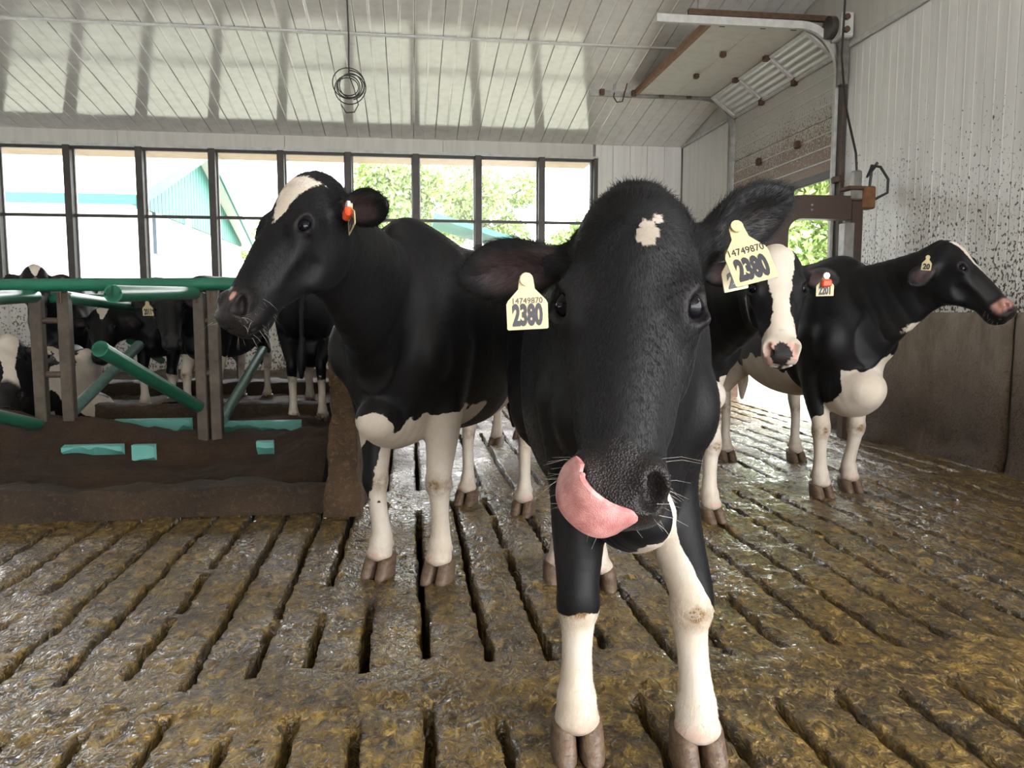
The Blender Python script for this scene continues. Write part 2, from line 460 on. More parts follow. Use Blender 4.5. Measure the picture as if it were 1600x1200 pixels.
def dloc(b, name, mat, parent, smooth=False):
    o = b.build(name, mat, parent, smooth)
    r = parent
    while r.parent: r = r.parent
    o.location = -Vector(r.location) if parent is r else (0, 0, 0)
    return o
for z0, z1 in ((2.44, 2.97), (2.975, 3.50)):
    pn = dloc(MB().box((XW+.0, y0, z0), (XW+.05, y1, z1), .006), 'door_panel', M['door'], door)
    zz = z0
    for q in range(1, 4):
        MB().box((XW-.004, y0+.02, z0+.53*q/4-.006), (XW+.002, y1-.02, z0+.53*q/4+.006)).build('groove', M['white_metal'], pn)
    if z0 < 2.9:
        MB().box((XW-.004, y0, z0-.05), (XW+.04, y1, z0+.035), .008).build('bottom_seal', M['post_paint'], pn)
for yy in (7.75, 8.65):
    dloc(MB().box((XW-.045, yy-.035, 2.80), (XW+.004, yy+.035, 2.88), .012), 'pull_handle', M['rust_metal'], door)
# tilted window section
A_, B_ = Vector((XW, 0, 3.515)), Vector((3.73, 0, 3.752))
dv = (B_-A_).normalized(); nv = Vector((-dv.z, 0, dv.x))*-1
def plank(y0, y1, s0, s1, t0, t1, b):
    L = (B_-A_).length
    v = []
    for t in (t0, t1):
        for (yy, ss) in ((y0, s0), (y1, s0), (y1, s1), (y0, s1)):
            q = A_ + dv*(ss*L) + nv*t
            v.append((q.x, yy, q.z))
    b.add(v, [(0,1,2,3), (7,6,5,4), (0,4,5,1), (1,5,6,2), (2,6,7,3), (3,7,4,0)])
fr = MB()
plank(y0, y1, 0, .09, -.02, .035, fr); plank(y0, y1, .91, 1, -.02, .035, fr)
wy = [y0, y0+.05, y0+.76, y0+.80, y0+1.52, y0+1.56, y1-.05, y1]
for a in (0, 2, 4, 6): plank(wy[a], wy[a+1], .09, .91, -.02, .035, fr)
frame_o = dloc(fr, 'window_section', M['white_metal'], door)
for a in (1, 3, 5):
    b = MB(); plank(wy[a], wy[a+1], .09, .91, .002, .012, b); b.build('lite', M['lite'], frame_o)
for hy in (wy[2]+.02, wy[4]+.02):
    for P_ in (A_, B_):
        b = MB().box((P_.x-.05, hy-.035, P_.z-.05), (P_.x+.01, hy+.035, P_.z+.025), .008); dloc(b, 'hinge', M['rust_metal'], door)
# horizontal section overhead with its wooden end bar
hp = dloc(MB().box((3.26, y0, 3.752), (3.73, y1, 3.80), .004), 'door_panel', M['board'], door)
hp2 = dloc(MB().box((2.81, y0, 3.752), (3.255, y1, 3.80), .004), 'door_panel', M['board'], door)
dloc(MB().box((2.76, y0-.02, 3.745), (2.81, y1+.02, 3.815), .004), 'end_bar', M['wood'], door)
for px_, py_ in ((1130, 82), (1088, 116)):
    q = at_z(px_, py_, 3.75); dloc(MB().box((q[0]-.03, q[1]-.03, 3.70), (q[0]+.03, q[1]+.03, 3.756), .012), 'bracket', M['rust_metal'], door)
# tracks: upright, bend, horizontal
def track(y, xin, side):
    pts = [(XW-.015, y, 0.02), (XW-.015, y, 3.36)]
    for a in range(1, 9):
        t = a/8*math.pi/2
        pts.append((XW-.015-.39*(1-math.cos(t)), y, 3.36+.40*math.sin(t)))
    pts.append((xin, y, 3.76))
    b = MB(); v = []; f = []
    for i, p_ in enumerate(pts):
        p_ = Vector(p_)
        d = (Vector(pts[min(i+1, len(pts)-1)]) - Vector(pts[max(i-1, 0)])).normalized()
        nn = Vector((-d.z, 0, d.x))
        for a, s_ in ((-.035, -.012), (.035, -.012), (.035, .030), (-.035, .030)):
            q = p_ + nn*a + Vector((0, s_*side, 0)); v.append(tuple(q))
    for i in range(len(pts)-1):
        for k_ in range(4): f.append((i*4+k_, i*4+(k_+1)%4, (i+1)*4+(k_+1)%4, (i+1)*4+k_))
    f += [(0,1,2,3), tuple((len(pts)-1)*4+k_ for k_ in (3,2,1,0))]
    return dloc(b.add(v, f), 'track', M['grey_metal'] if side > 0 else M['white_metal'], door)
tf = track(9.42, 2.20, 1); tn = track(7.02, 2.25, -1)
for xx in (2.35, 2.75, 3.1, 3.45): MB().box((xx-.03, 9.37, 3.725), (xx+.03, 9.40, 3.80), .006).build('roller', M['rust_metal'], tf)
for xx in (2.9, 3.3, 3.6): MB().box((xx-.03, 7.055, 3.73), (xx+.03, 7.075, 3.80), .006).build('roller', M['rust_metal'], tn)
dloc(MB().box((2.55, 6.985, 3.80), (XW-.05, 7.03, 3.85)), 'track_angle', M['rust_metal'], door)
dloc(MB().box((2.64, 6.99, 3.80), (2.70, 7.02, ceil_z(7)+.02)), 'hanger_strap', M['grey_metal'], door)
dloc(MB().box((2.50, 9.40, 3.75), (2.53, 9.43, ceil_z(9.4)+.02)), 'hanger_strap', M['grey_metal'], door)
for yy, sd in ((7.0, -1), (9.44, 1)):
    dloc(MB().box((XW-.02, min(yy, yy+.10*sd), 0), (XW+.16, max(yy, yy+.10*sd), 3.56), .005), 'jamb', M['post_paint'] if sd < 0 else M['rust_metal'], door)
dloc(MB().box((XW+.05, 7.0, 3.50), (XW+.2, 9.45, 3.62)), 'door_head', M['board'], door)
for zz in (1.5, 2.35): dloc(MB().box((XW-.05, 6.86, zz-.03), (XW-.02, 7.02, zz+.03), .006), 'track_clip', M['rust_metal'], door)
dloc(MB().tube([(XW-.03, 6.88, 0.9), (XW-.03, 6.88, 3.6)], .008, 6), 'chain', M['rust_metal'], door)

# lifting drum box at the top of the door post
hb = empty('hoist_box', (XW-.06, 6.88, 3.70)); tag(hb, 'small white box with two dark knobs at the top of the door post', 'box')
MB().box((-.07, -.09, -.10), (.055, .09, .12), .012).build('housing', M['white_metal'], hb)
for zz in (.065, -.045):
    o = MB().tube([(-.03, -.10, zz), (-.03, -.125, zz)], .028, 12).build('knob', M['rust_metal'], hb, True)
MB().tube([(-.13, .05, .02), (-.05, .05, .02)], .10, 20).build('drum', M['post_paint'], hb, True)
MB().box((-.02, -.03, -.5), (.05, .03, -.10)).build('bracket', M['grey_metal'], hb)

# ------------------------------------------------------------------ outside: ground, building, trees
M['ground_out'] = plain('bleached_yard', (0.30, 0.31, 0.24), 0.9, 0, 0.2, 1.5)
M['teal'] = plain('teal_metal_cladding', (0.035, 0.17, 0.14), 0.6, 0, 0.1, 4)
M['white_clad'] = plain('white_cladding', (0.78, 0.78, 0.76), 0.6, 0, 0.05, 4)
M['dark_pane'] = plain('dark_window', (0.05, 0.08, 0.11), 0.2, 0, 0.1)
go = MB().box((-60, YF+.25, -.5), (60, 80, -.25)).box((XW+.35, -6, -.5), (60, YF+.25, -.25)).build('ground', M['ground_out']); struct(go)
ba = empty('farm_building', (-7.15, 20.5, -.25)); tag(ba, 'long white farm building with teal gable and fascia seen through the windows', 'building')
def bl(b, name, mat, parent=ba):
    o = b.build(name, mat, parent)
    if parent is ba: o.location = (7.15, -20.5, .25)
    return o
ZEV, ZRI = 3.95, 6.40
bl(MB().add([(-7.15, 20.6, -.25), (-7.15, 34.6, -.25), (-7.15, 34.6, ZEV), (-7.15, 27.6, ZRI), (-7.15, 20.6, ZEV),
             (-30, 20.6, -.25), (-30, 34.6, -.25), (-30, 34.6, ZEV), (-30, 27.6, ZRI), (-30, 20.6, ZEV)],
            [(4,3,2,1,0), (5,6,7,8,9), (0,5,9,4), (1,2,7,6), (0,1,6,5)]), 'wall', M['white_clad'])
for i in range(40):      # teal gable cladding board by board
    ya, yb = 20.7+i*.345, 20.7+i*.345+.31
    f = lambda y: ZEV + (ZRI-ZEV)*(1-abs(y-27.6)/7.0)
    b = MB().add([(-7.08, ya, ZEV-.05), (-7.08, yb, ZEV-.05), (-7.08, yb, f(yb)), (-7.08, ya, f(ya)), (-7.14, ya, ZEV-.05), (-7.14, yb, ZEV-.05), (-7.14, yb, f(yb)), (-7.14, ya, f(ya))],
                 [(0,1,2,3), (0,4,5,1), (1,5,6,2), (3,7,4,0)])
    bl(b, 'cladding_board', M['teal'])
for s in (0, 1):
    ye, yr = (20.2, 27.6) if s == 0 else (35.0, 27.6)
    b = MB().add([(-6.6, ye, ZEV-.15), (-6.6, yr, ZRI+.05), (-30, yr, ZRI+.05), (-30, ye, ZEV-.15), (-6.6, ye, ZEV-.02), (-6.6, yr, ZRI+.18), (-30, yr, ZRI+.18), (-30, ye, ZEV-.02)],
                 [(0,1,2,3), (7,6,5,4), (0,4,5,1), (2,6,7,3), (3,7,4,0)])
    bl(b, 'roof', M['white_clad'])
    b = MB().add([(-6.55, ye, ZEV-.32), (-6.55, yr, ZRI-.10), (-6.55, yr, ZRI+.20), (-6.55, ye, ZEV+.0), (-6.62, ye, ZEV-.32), (-6.62, yr, ZRI-.10), (-6.62, yr, ZRI+.20), (-6.62, ye, ZEV+.0)],
                 [(0,1,2,3), (7,6,5,4), (0,4,5,1), (2,6,7,3), (3,7,4,0), (1,5,6,2)])
    bl(b, 'verge_board', M['teal'])
bl(MB().box((-30, 20.12, ZEV-.22), (-6.6, 20.2, ZEV+.02)), 'fascia', M['teal'])
w_ = bl(MB().box((-7.16, 23.1, 2.75), (-7.05, 23.75, 3.9)), 'window', M['dark_pane'])
bl(MB().box((-7.16, 26.1, 3.1), (-7.02, 26.6, 4.1)), 'vent_louvre', M['white_metal'])

sh = empty('small_shed', (1.45, 20.0, -.25)); tag(sh, 'small shed with pale teal roof behind the trees, seen low in the windows', 'building')
MB().box((-.5, 0, 0), (1.6, 2, 3.05)).build('wall', M['white_clad'], sh)
MB().add([(-.8, -.2, 3.72), (1.9, -.2, 2.95), (1.9, 2.2, 2.95), (-.8, 2.2, 3.72), (-.8, -.2, 3.86), (1.9, -.2, 3.09), (1.9, 2.2, 3.09), (-.8, 2.2, 3.86)],
         [(0,3,2,1), (4,5,6,7), (0,1,5,4), (1,2,6,5), (2,3,7,6), (3,0,4,7)]).build('roof', M['teal'], sh)

def m_leaf():
    n = NT('pale_leaves'); oi = n.noise(n.pos(), 2.2, 3)
    c = n.mix(n.ramp(oi, 0.35, 0.65), (0.17, 0.28, 0.07), (0.36, 0.44, 0.16))  # two pale leaf greens mixed by noise
    return n.out(c, 0.55)
M['leaf'] = m_leaf(); M['bark'] = plain('bark', (0.10, 0.075, 0.055), 0.9, 0, 0.3, 6)
def tree(x, y, h, r, label, seed, n=15000, ls=.095):
    R = np.random.RandomState(seed)
    t = empty('broadleaf_tree', (x, y, -.25)); tag(t, label, 'tree', 'trees outside the barn')
    tb = MB(); tb.tube([(0, 0, 0), (.1, 0, h*.35), (0, .1, h*.7)], [.2, .14, .05], 8)
    cs = []
    for k_ in range(16):
        a = R.rand()*6.28; zz = h*(.30+.62*R.rand()); rr = r*(1.0-.7*abs(zz/h-.5))*math.sqrt(R.rand())
        c = np.array([rr*math.cos(a), rr*math.sin(a), zz]); cs.append((c, r*(.30+.22*R.rand())))
        tb.tube([(0, 0, max(h*.2, zz-r*.5)), tuple(c)], [.05, .015], 5)
    tb.build('trunk', M['bark'], t, True)
    ci = R.randint(0, len(cs), n)
    C0 = np.array([cs[i][0] for i in ci]); rad = np.array([cs[i][1] for i in ci])
    d = R.randn(n, 3); d /= np.linalg.norm(d, axis=1)[:, None]
    P = C0 + d*(rad*(0.55+.5*R.rand(n)))[:, None]
    u = R.randn(n, 3); u /= np.linalg.norm(u, axis=1)[:, None]
    v = np.cross(u, R.randn(n, 3)); v /= np.linalg.norm(v, axis=1)[:, None]
    s = (ls*(.6+.8*R.rand(n)))[:, None]
    V = np.stack([P-u*s, P+v*s*.5, P+u*s, P-v*s*.5], 1).reshape(-1, 3)
    o = mesh_np('foliage', V, np.arange(4*n).reshape(-1, 4), M['leaf'], t, smooth=False); o['kind'] = 'stuff'
for i, (x, y, h, r, lb) in enumerate([(-.9, 27, 6.7, 2.3, 'leafy green tree outside, behind the left cow and the middle window bays'),
                                  (2.75, 31, 7.2, 2.5, 'wide leafy tree outside, between the middle and right window bays'),
                                  (5.6, 27, 4.9, 1.6, 'lower leafy tree outside, beyond the last window on the right'),
                                  (-6.4, 42, 6.0, 2.5, 'hazy tree outside behind the teal gable, mostly hidden')]):
    tree(x, y, h, r, lb, 11+i)
for i, (x, y, h, r, lb) in enumerate([(9.3, 14.5, 5.2, 2.2, 'bright leafy tree just outside the half open overhead door'),
                                  (13.5, 19.5, 6.4, 2.6, 'second leafy tree further out beyond the overhead door'),
                                  (8.6, 18.6, 4.8, 1.7, 'third leafy tree outside, at the far edge of the overhead door')]):
    tree(x, y, h, r, lb, 31+i)
# ------------------------------------------------------------------ slatted alley floor
def m_muck():
    n = NT('wet_manure_on_slats'); p = n.pos()
    y = n.sep(p)[1]
    f1 = n.noise(p, 2.3, 4, 0.6); f2 = n.noise(n.mapping(p, (1.0, 0.75, 1.0)), 22, 3, 0.55, 0.8); f3 = n.noise(p, 85, 4, 0.7, 0.4)
    f4 = n.noise(n.mapping(p, (1.0, 0.6, 1.0), (0, 0, .5)), 52, 2, 0.5, 1.0)
    c = n.mix(n.ramp(f1, 0.34, 0.66), (0.185, 0.114, 0.026), (0.088, 0.055, 0.021))
    c = n.mix(n.ramp(f2, 0.52, 0.70, 0, 0.85), c, (0.36, 0.235, 0.055))
    c = n.mix(n.ramp(f2, 0.47, 0.34, 0, 0.9), c, (0.030, 0.019, 0.009))
    c = n.mix(n.ramp(f4, 0.58, 0.70, 0, 0.7), c, (0.42, 0.29, 0.085))
    c = n.mix(n.ramp(f4, 0.42, 0.32, 0, 0.6), c, (0.026, 0.017, 0.008))
    h = n.math('ADD', n.math('ADD', f2, n.math('MULTIPLY', f4, 0.6)), n.math('MULTIPLY', f3, 0.25))
    b = n.bump(h, 1.0, 0.030)
    wetm = n.ramp(n.noise(p, 1.5, 3), 0.35, 0.6, 0.25, 1.0)
    cb = n.bump(n.math('ADD', f2, n.math('MULTIPLY', f4, 0.5)), 1.0, 0.014)
    return n.out(c, 0.42, b, Specular_IOR_Level=0.4, Coat_Weight=wetm, Coat_Roughness=0.06, Coat_Normal=cb, Coat_IOR=1.5)
M['muck'] = m_muck()
M['pit'] = plain('pit_dark', (0.008, 0.006, 0.004), 0.9)
_known = [-1.05, -.86, -.67, -.49, -.33, -.157, .038, .235, .43, .625, .82, 1.013, 1.208, 1.40]
SLOTX = [-1.05 - .19*k for k in range(26, 0, -1)] + _known + [1.40 + .195*k for k in range(1, 15)]
GANG = [-0.3, 2.17, 4.60, 7.0, 9.3, 11.29]
HALFW = .0175
R_ = random.Random(5)
def slot_runs(i):
    """open stretches of slot i along y; mud bridges some"""
    runs = []
    for g in range(len(GANG)-1):
        a, b = GANG[g]+.13+R_.uniform(-.05, .08), GANG[g+1]-.13+R_.uniform(-.08, .05)
        cur = a
        if g == 0:
            runs.append((a, b)); continue
        while cur < b-.1:
            L = R_.choice([.5, 1.1, 2.2, 2.2])*R_.uniform(.8, 1.2)
            e = min(b, cur+L)
            runs.append((cur, e))
            cur = e + R_.choice([.05, .08, .16, .3])
    return runs
RUNS = [slot_runs(i) for i in range(len(SLOTX))]
def slot_open(i, y):
    o = np.zeros_like(y)
    for a, b in RUNS[i]:
        o = np.maximum(o, np.minimum(sstep(a-.012, a+.012, y), sstep(b+.012, b-.012, y)))
    return o
floor = struct(MB().box((XL, -8, -.62), (XW+.3, YF+.2, -.6)).build('floor', M['pit']))
struct(MB().box((XL, -8, -.08), (XW+.3, -.31, -.002)).build('floor_front', M['muck']))
CUT_X, CUT_Y = -.33, 4.30       # left of this, beyond this: stalls instead of slats
for i in range(len(SLOTX)-1):
    xa, xb = SLOTX[i], SLOTX[i+1]
    if xb > XW + .15: break
    for g in range(len(GANG)-1):
        y0, y1 = GANG[g], GANG[g+1]
        if xa < CUT_X-.02:
            if y0 > CUT_Y: continue
            y1 = min(y1, CUT_Y+.04)
        mid = max(.5, (y0+y1)/2)
        if xa < -3.2: ys = np.linspace(y0, y1, 40)
        elif y1 < 2.5: ys = np.concatenate([np.linspace(y0, 1.2, 30, endpoint=False), np.linspace(1.2, y1, 90)])
        else:
            n_ = int((y1-y0)/(0.006*max(1.6, y0))); ys = np.linspace(y0, y1, n_)
        w = xb-xa
        inner = np.linspace(HALFW+.012, w-HALFW-.012, 9 if y0 < 4.3 else 6)
        cols = np.concatenate([[0.0], [HALFW*.96, HALFW], inner, [w-HALFW, w-HALFW*.96], [w]])
        nx = len(cols)
        Y, Xc = np.meshgrid(ys, cols, indexing='ij')
        j = np.tile(np.arange(nx), (len(ys), 1))
        so_l = slot_open(i, ys)[:, None]; so_r = slot_open(i+1, ys)[:, None]
        X = xa + Xc
        P = np.stack([X.ravel(), Y.ravel(), np.zeros(X.size)], 1)
        # ragged slot lips (both neighbours read the same noise, so they meet)
        lip = (.006*fbm(P, 9.0, 3) + .005*fbm(P, 31.0, 2)).reshape(X.shape)
        edge_l = (j > 0) & (j <= 2); edge_r = (j >= nx-3) & (j < nx-1)
        X = X + np.where(edge_l | edge_r, lip, 0)
        P[:, 0] = X.ravel()
        bump_ = 0.006*fbm(P, 3.1, 3) + 0.006*fbm(P, 13.0, 3) + .005*np.abs(vnoise(P, 37.0)) + .004*np.abs(vnoise(P, 23.0, 5.))
        Z = bump_.reshape(X.shape)
        band = np.exp(-((Y-GANG[g])/.11)**2) + np.exp(-((Y-GANG[g+1])/.11)**2)
        Z += .006*band
        Z -= .005*np.exp(-(np.minimum(Xc, w-Xc)-HALFW).clip(0)/.012)*np.maximum(np.where(Xc < w/2, so_l, so_r), 0)
        deep_l = (j <= 1); deep_r = (j >= nx-2)
        Z = np.where(deep_l, Z*(1-so_l) - .19*so_l, Z)
        Z = np.where(deep_r, Z*(1-so_r) - .19*so_r, Z)
        Z = np.where((j == 0) | (j == nx-1), np.where(np.where(j == 0, so_l, so_r) > .5, -.30, Z), Z)
        V = np.stack([X, Y, Z], -1).reshape(-1, 3)
        idx = np.arange(V.shape[0]).reshape(len(ys), nx)
        q = np.stack([idx[:-1, :-1], idx[:-1, 1:], idx[1:, 1:], idx[1:, :-1]], -1).reshape(-1, 4)
        mesh_np('slat', V, q, M['muck'], floor)
# ------------------------------------------------------------------ animals: one continuous skin grown from a distance field
def nrm(v):
    v = np.asarray(v, float); return v/np.linalg.norm(v)
def smin(a, b, k):
    h = np.clip(k - np.abs(a-b), 0, None)/k
    return np.minimum(a, b) - h*h*k*.25
def spline(pts, m=5):
    """Catmull-Rom through rows of a table"""
    P = np.asarray(pts, float); out = []
    for i in range(len(P)-1):
        p0, p1, p2, p3 = P[max(i-1, 0)], P[i], P[i+1], P[min(i+2, len(P)-1)]
        for t in np.arange(m)/m:
            out.append(.5*((2*p1) + (-p0+p2)*t + (2*p0-5*p1+4*p2-p3)*t*t + (-p0+3*p1-3*p2+p3)*t**3))
    out.append(P[-1]); return np.array(out)
class Field:
    def __init__(s): s.p = []
    def _push(s, fn, lo, hi, k, op): s.p.append((fn, np.array(lo, float), np.array(hi, float), k, op))
    def loft(s, a, b, table, up, k=.04, n=2.3, op='u'):
        """table rows: (distance along a->b, centre u, centre v, half width u, radius +v, radius -v); u = up x axis"""
        a, b = np.asarray(a, float), np.asarray(b, float)
        w = nrm(b-a); v = nrm(np.asarray(up, float) - w*np.dot(up, w)); u = np.cross(v, w)
        T = spline(table, 5); ts = T[:, 0]; o = np.argsort(ts); T = T[o]; ts = T[:, 0]
        t0, t1 = ts[0], ts[-1]
        def fn(P):
            q = P-a; pt = q@w; tc = np.clip(pt, t0, t1)
            pu = q@u - np.interp(tc, ts, T[:, 1]); pv = q@v - np.interp(tc, ts, T[:, 2])
            ru = np.interp(tc, ts, T[:, 3]); rv = np.where(pv > 0, np.interp(tc, ts, T[:, 4]), np.interp(tc, ts, T[:, 5]))
            s_ = ((np.abs(pu)/ru)**n + (np.abs(pv)/rv)**n)**(1/n) + 1e-6
            r = np.sqrt(pu*pu+pv*pv)
            d = np.where(s_ > .2, r*(1-1/s_), -np.minimum(ru, rv)*.8)
            e = np.maximum(t0-pt, pt-t1)
            return np.where(e > 0, np.sqrt(np.maximum(d, 0)**2 + e*e), np.maximum(d, e))
        c = np.array([a + w*r[0] + u*(r[1]+su*r[3]) + v*(r[2]+(r[4] if sv > 0 else -r[5])) for r in T for su in (-1, 1) for sv in (-1, 1)])
        s._push(fn, c.min(0), c.max(0), k, op)
    def chain(s, pts, rad, k=.03, q=1.0, lat=None, m=4, op='u'):
        """smooth tapered limb through points; q < 1 makes it thinner along lat"""
        T = spline([list(p)+[r] for p, r in zip(pts, rad)], m)
        A, B = T[:-1], T[1:]
        L = None if lat is None else nrm(lat)
        def fn(P):
            best = np.full(len(P), 9.0)
            for a, b in zip(A, B):
                ab = b[:3]-a[:3]; d = P-a[:3]
                l2 = ab@ab + 1e-12
                t = np.clip(d@ab/l2, 0, 1)
                e = d - t[:, None]*ab
                if L is not None:
                    el = e@L; dist = np.sqrt(np.maximum((e*e).sum(1) + el*el*(1/q**2-1), 1e-12))
                else: dist = np.sqrt((e*e).sum(1))
                best = np.minimum(best, dist - (a[3] + t*(b[3]-a[3])))
            return best*(q if q < 1 else 1)
        r = T[:, 3].max()
        s._push(fn, T[:, :3].min(0)-r, T[:, :3].max(0)+r, k, op)
    def ell(s, c, radii, axes, k=.03, op='u'):
        """ellipsoid with radii along the three given unit axes"""
        c = np.asarray(c, float); R = np.array([nrm(x) for x in axes]); rr = np.asarray(radii, float)
        def fn(P):
            q = (P-c)@R.T
            k0 = np.sqrt(((q/rr)**2).sum(1)) + 1e-9; k1 = np.sqrt(((q/rr**2)**2).sum(1)) + 1e-9
            return k0*(k0-1)/k1
        ext = np.sqrt(((R*rr[:, None])**2).sum(0))
        s._push(fn, c-ext, c+ext, k, op)
    def eval(s, P, pad=.03):
        d = np.full(len(P), .5)
        for fn, lo, hi, k, op in s.p:
            g = k + pad
            m = np.all((P > lo-g) & (P < hi+g), 1)
            if not m.any(): continue
            i = np.nonzero(m)[0]; q = fn(P[i])
            if op == 'u': d[i] = smin(d[i], q, k)
            else: d[i] = -smin(-d[i], q, k)
        return d
    def bounds(s):
        lo = np.min([p[1] for p in s.p if p[4] == 'u'], 0); hi = np.max([p[2] for p in s.p if p[4] == 'u'], 0)
        return lo, hi
    def mesh(s, h):
        lo, hi = s.bounds(); lo = lo-3*h; hi = hi+3*h
        B = 8
        nb = np.ceil((hi-lo)/(h*B)).astype(int)
        gi = np.stack(np.meshgrid(*[np.arange(n) for n in nb], indexing='ij'), -1).reshape(-1, 3)
        dc = s.eval(lo + (gi+.5)*h*B, pad=h*B*1.6)
        act = np.abs(dc) < h*B*1.5
        N = nb*B
        D = np.where(dc < 0, -1, 1).astype(np.int8).reshape(nb)
        S = np.repeat(np.repeat(np.repeat(D, B, 0), B, 1), B, 2)
        off = np.stack(np.meshgrid(*[np.arange(B)]*3, indexing='ij'), -1).reshape(-1, 3)
        ga = gi[act]
        for c0 in range(0, len(ga), 600):
            I = (ga[c0:c0+600, None, :]*B + off[None]).reshape(-1, 3)
            v = s.eval(lo + I*h, pad=.004)
            S[I[:, 0], I[:, 1], I[:, 2]] = np.where(v < 0, -1, 1)
        # surface nets
        ins = S < 0
        c = ins[:-1, :-1, :-1].astype(np.int8)
        for dx in (0, 1):
            for dy in (0, 1):
                for dz in (0, 1):
                    if dx+dy+dz: c = c + ins[dx:N[0]-1+dx, dy:N[1]-1+dy, dz:N[2]-1+dz]
        mix = (c > 0) & (c < 8)
        ijk = np.argwhere(mix)
        ID = np.full(mix.shape, -1, np.int32); ID[mix] = np.arange(len(ijk))
        V = lo + (ijk+.5)*h
        Q = []
        for ax in range(3):
            a = [slice(1, -1)]*3; b = [slice(1, -1)]*3
            a[ax] = slice(0, -1); b[ax] = slice(1, None)
            s0 = ins[tuple(a)]; s1 = ins[tuple(b)]
            ch = np.argwhere(s0 != s1)
            fl = s0[ch[:, 0], ch[:, 1], ch[:, 2]]
            e = ch.copy()
            for t in range(3):
                if t != ax: e[:, t] += 1
            u, w = [(1, 2), (2, 0), (0, 1)][ax]
            def idd(du, dw):
                g = e.copy(); g[:, u] -= du; g[:, w] -= dw
                return ID[g[:, 0], g[:, 1], g[:, 2]]
            q = np.stack([idd(1, 1), idd(0, 1), idd(0, 0), idd(1, 0)], 1)
            q[~fl] = q[~fl][:, ::-1]
            Q.append(q)
        Q = np.vstack(Q); Q = Q[(Q >= 0).all(1)]
        E = np.vstack([Q[:, [0, 1]], Q[:, [1, 2]], Q[:, [2, 3]], Q[:, [3, 0]]])
        for it in range(3):
            if it < 2:
                acc = np.zeros_like(V); cnt = np.zeros(len(V))
                for d in range(3): acc[:, d] = np.bincount(E[:, 0], V[E[:, 1], d], len(V)) + np.bincount(E[:, 1], V[E[:, 0], d], len(V))
                cnt = np.bincount(E[:, 0], minlength=len(V)) + np.bincount(E[:, 1], minlength=len(V))
                V = .4*V + .6*acc/np.maximum(cnt, 1)[:, None]
            V = s.project(V, h)
        return V, Q
    def project(s, V, h):
        e = .3*h; d0 = s.eval(V, .006)
        g = np.stack([s.eval(V+np.eye(3)[i]*e, .006)-d0 for i in range(3)], 1)/e
        g2 = np.maximum((g*g).sum(1), .15)
        st = -(d0/g2)[:, None]*g
        ln = np.linalg.norm(st, axis=1); st *= np.minimum(1, .6*h/np.maximum(ln, 1e-9))[:, None]
        return V + st

# ---- coats and other animal materials
def m_coat():
    n = NT('cow_coat'); p = n.pos()
    edge = n.math('ADD', n.math('MULTIPLY_ADD', n.noise(n.mapping(p, (1, 1, .55)), 95, 3, .7), .016, -.008),
                  n.math('MULTIPLY_ADD', n.noise(p, 22, 3, .6), .022, -.011))
    w = n.ramp(n.math('ADD', n.attr('white'), edge), -.0025, .0025)
    hair = n.noise(n.mapping(p, (1, 1, .22)), 420, 2, .6)
    blk = n.mix(n.ramp(n.noise(p, 5, 3), .35, .7), (.0040, .0041, .0050), (.0078, .0074, .0078))
    wht = n.mix(n.ramp(n.noise(p, 9, 4), .35, .7), (.56, .49, .40), (.63, .58, .51))
    wht = n.mix(n.ramp(hair, .35, .65, .18, 0), wht, (.5, .40, .30))
    speck = n.noise(p, 120, 3, .7)
    dirt = n.attr('dirt')
    wht = n.mix(n.math('MULTIPLY', dirt, n.ramp(n.noise(p, 34, 4, .65), .3, .7, .25, 1)), wht, (.20, .125, .058))
    wht = n.mix(n.ramp(n.math('ADD', speck, n.math('MULTIPLY', dirt, .12)), .74, .77, 0, .8), wht, (.10, .065, .03))
    c = n.mix(w, blk, wht)
    pink = n.attr('pink')
    c = n.mix(pink, c, n.mix(n.noise(p, 60, 3), (.50, .22, .18), (.62, .36, .30)))
    wet = n.attr('wet')
    c = n.mix(n.math('MULTIPLY', wet, n.math('SUBTRACT', 1.0, pink)), c, n.mix(n.noise(p, 30, 3), (.008, .007, .0075), (.022, .018, .017)))
    inner = n.attr('inner')
    c = n.mix(inner, c, n.mix(n.noise(p, 45, 3), (.012, .009, .010), (.075, .046, .045)))
    fur = n.bump(n.math('ADD', hair, n.math('MULTIPLY', n.noise(p, 160, 3), .7)), .16, .004)
    peb = n.bump(n.voro(p, 330), .55, .0025)
    x = n.new('ShaderNodeMix', data_type='VECTOR')
    n.set(x.inputs[0], wet); n.set(x.inputs[4], fur); n.set(x.inputs[5], peb)
    r = n.ramp(wet, 0, 1, .52, .30)
    n.out(c, r, x.outputs[1], Sheen_Weight=.03, Sheen_Roughness=.35, Specular_IOR_Level=.20)
    n.b.inputs['Sheen Tint'].default_value = (.55, .65, .9, 1)
    return n.m
M['coat'] = m_coat()
M['eye'] = NT('cow_eye').out((.003, .003, .005), .05, IOR=1.3)
def m_hoof():
    n = NT('hoof_horn'); p = n.pos()
    f = n.noise(n.mapping(p, (1, 1, 3)), 22, 4); g = n.noise(p, 90, 3)
    c = n.mix(n.ramp(f, .3, .7), (.080, .050, .031), (.155, .102, .066)); c = n.mix(n.ramp(g, .55, .7, 0, .7), c, (.06, .038, .02))
    return n.out(c, .5, n.bump(n.math('ADD', f, g), .5, .006))
M['hoof'] = m_hoof()
M['tag'] = plain('pale_yellow_tag', (.56, .48, .27), .42, 0, .10, 60)
M['tag_ink'] = plain('tag_ink', (.022, .021, .028), .5, 0, .1)
M['tag_orange'] = plain('orange_tag_clip', (.72, .075, .02), .4, 0, .08)
M['tag_white'] = plain('white_tag_clip', (.66, .66, .62), .4, 0, .08)
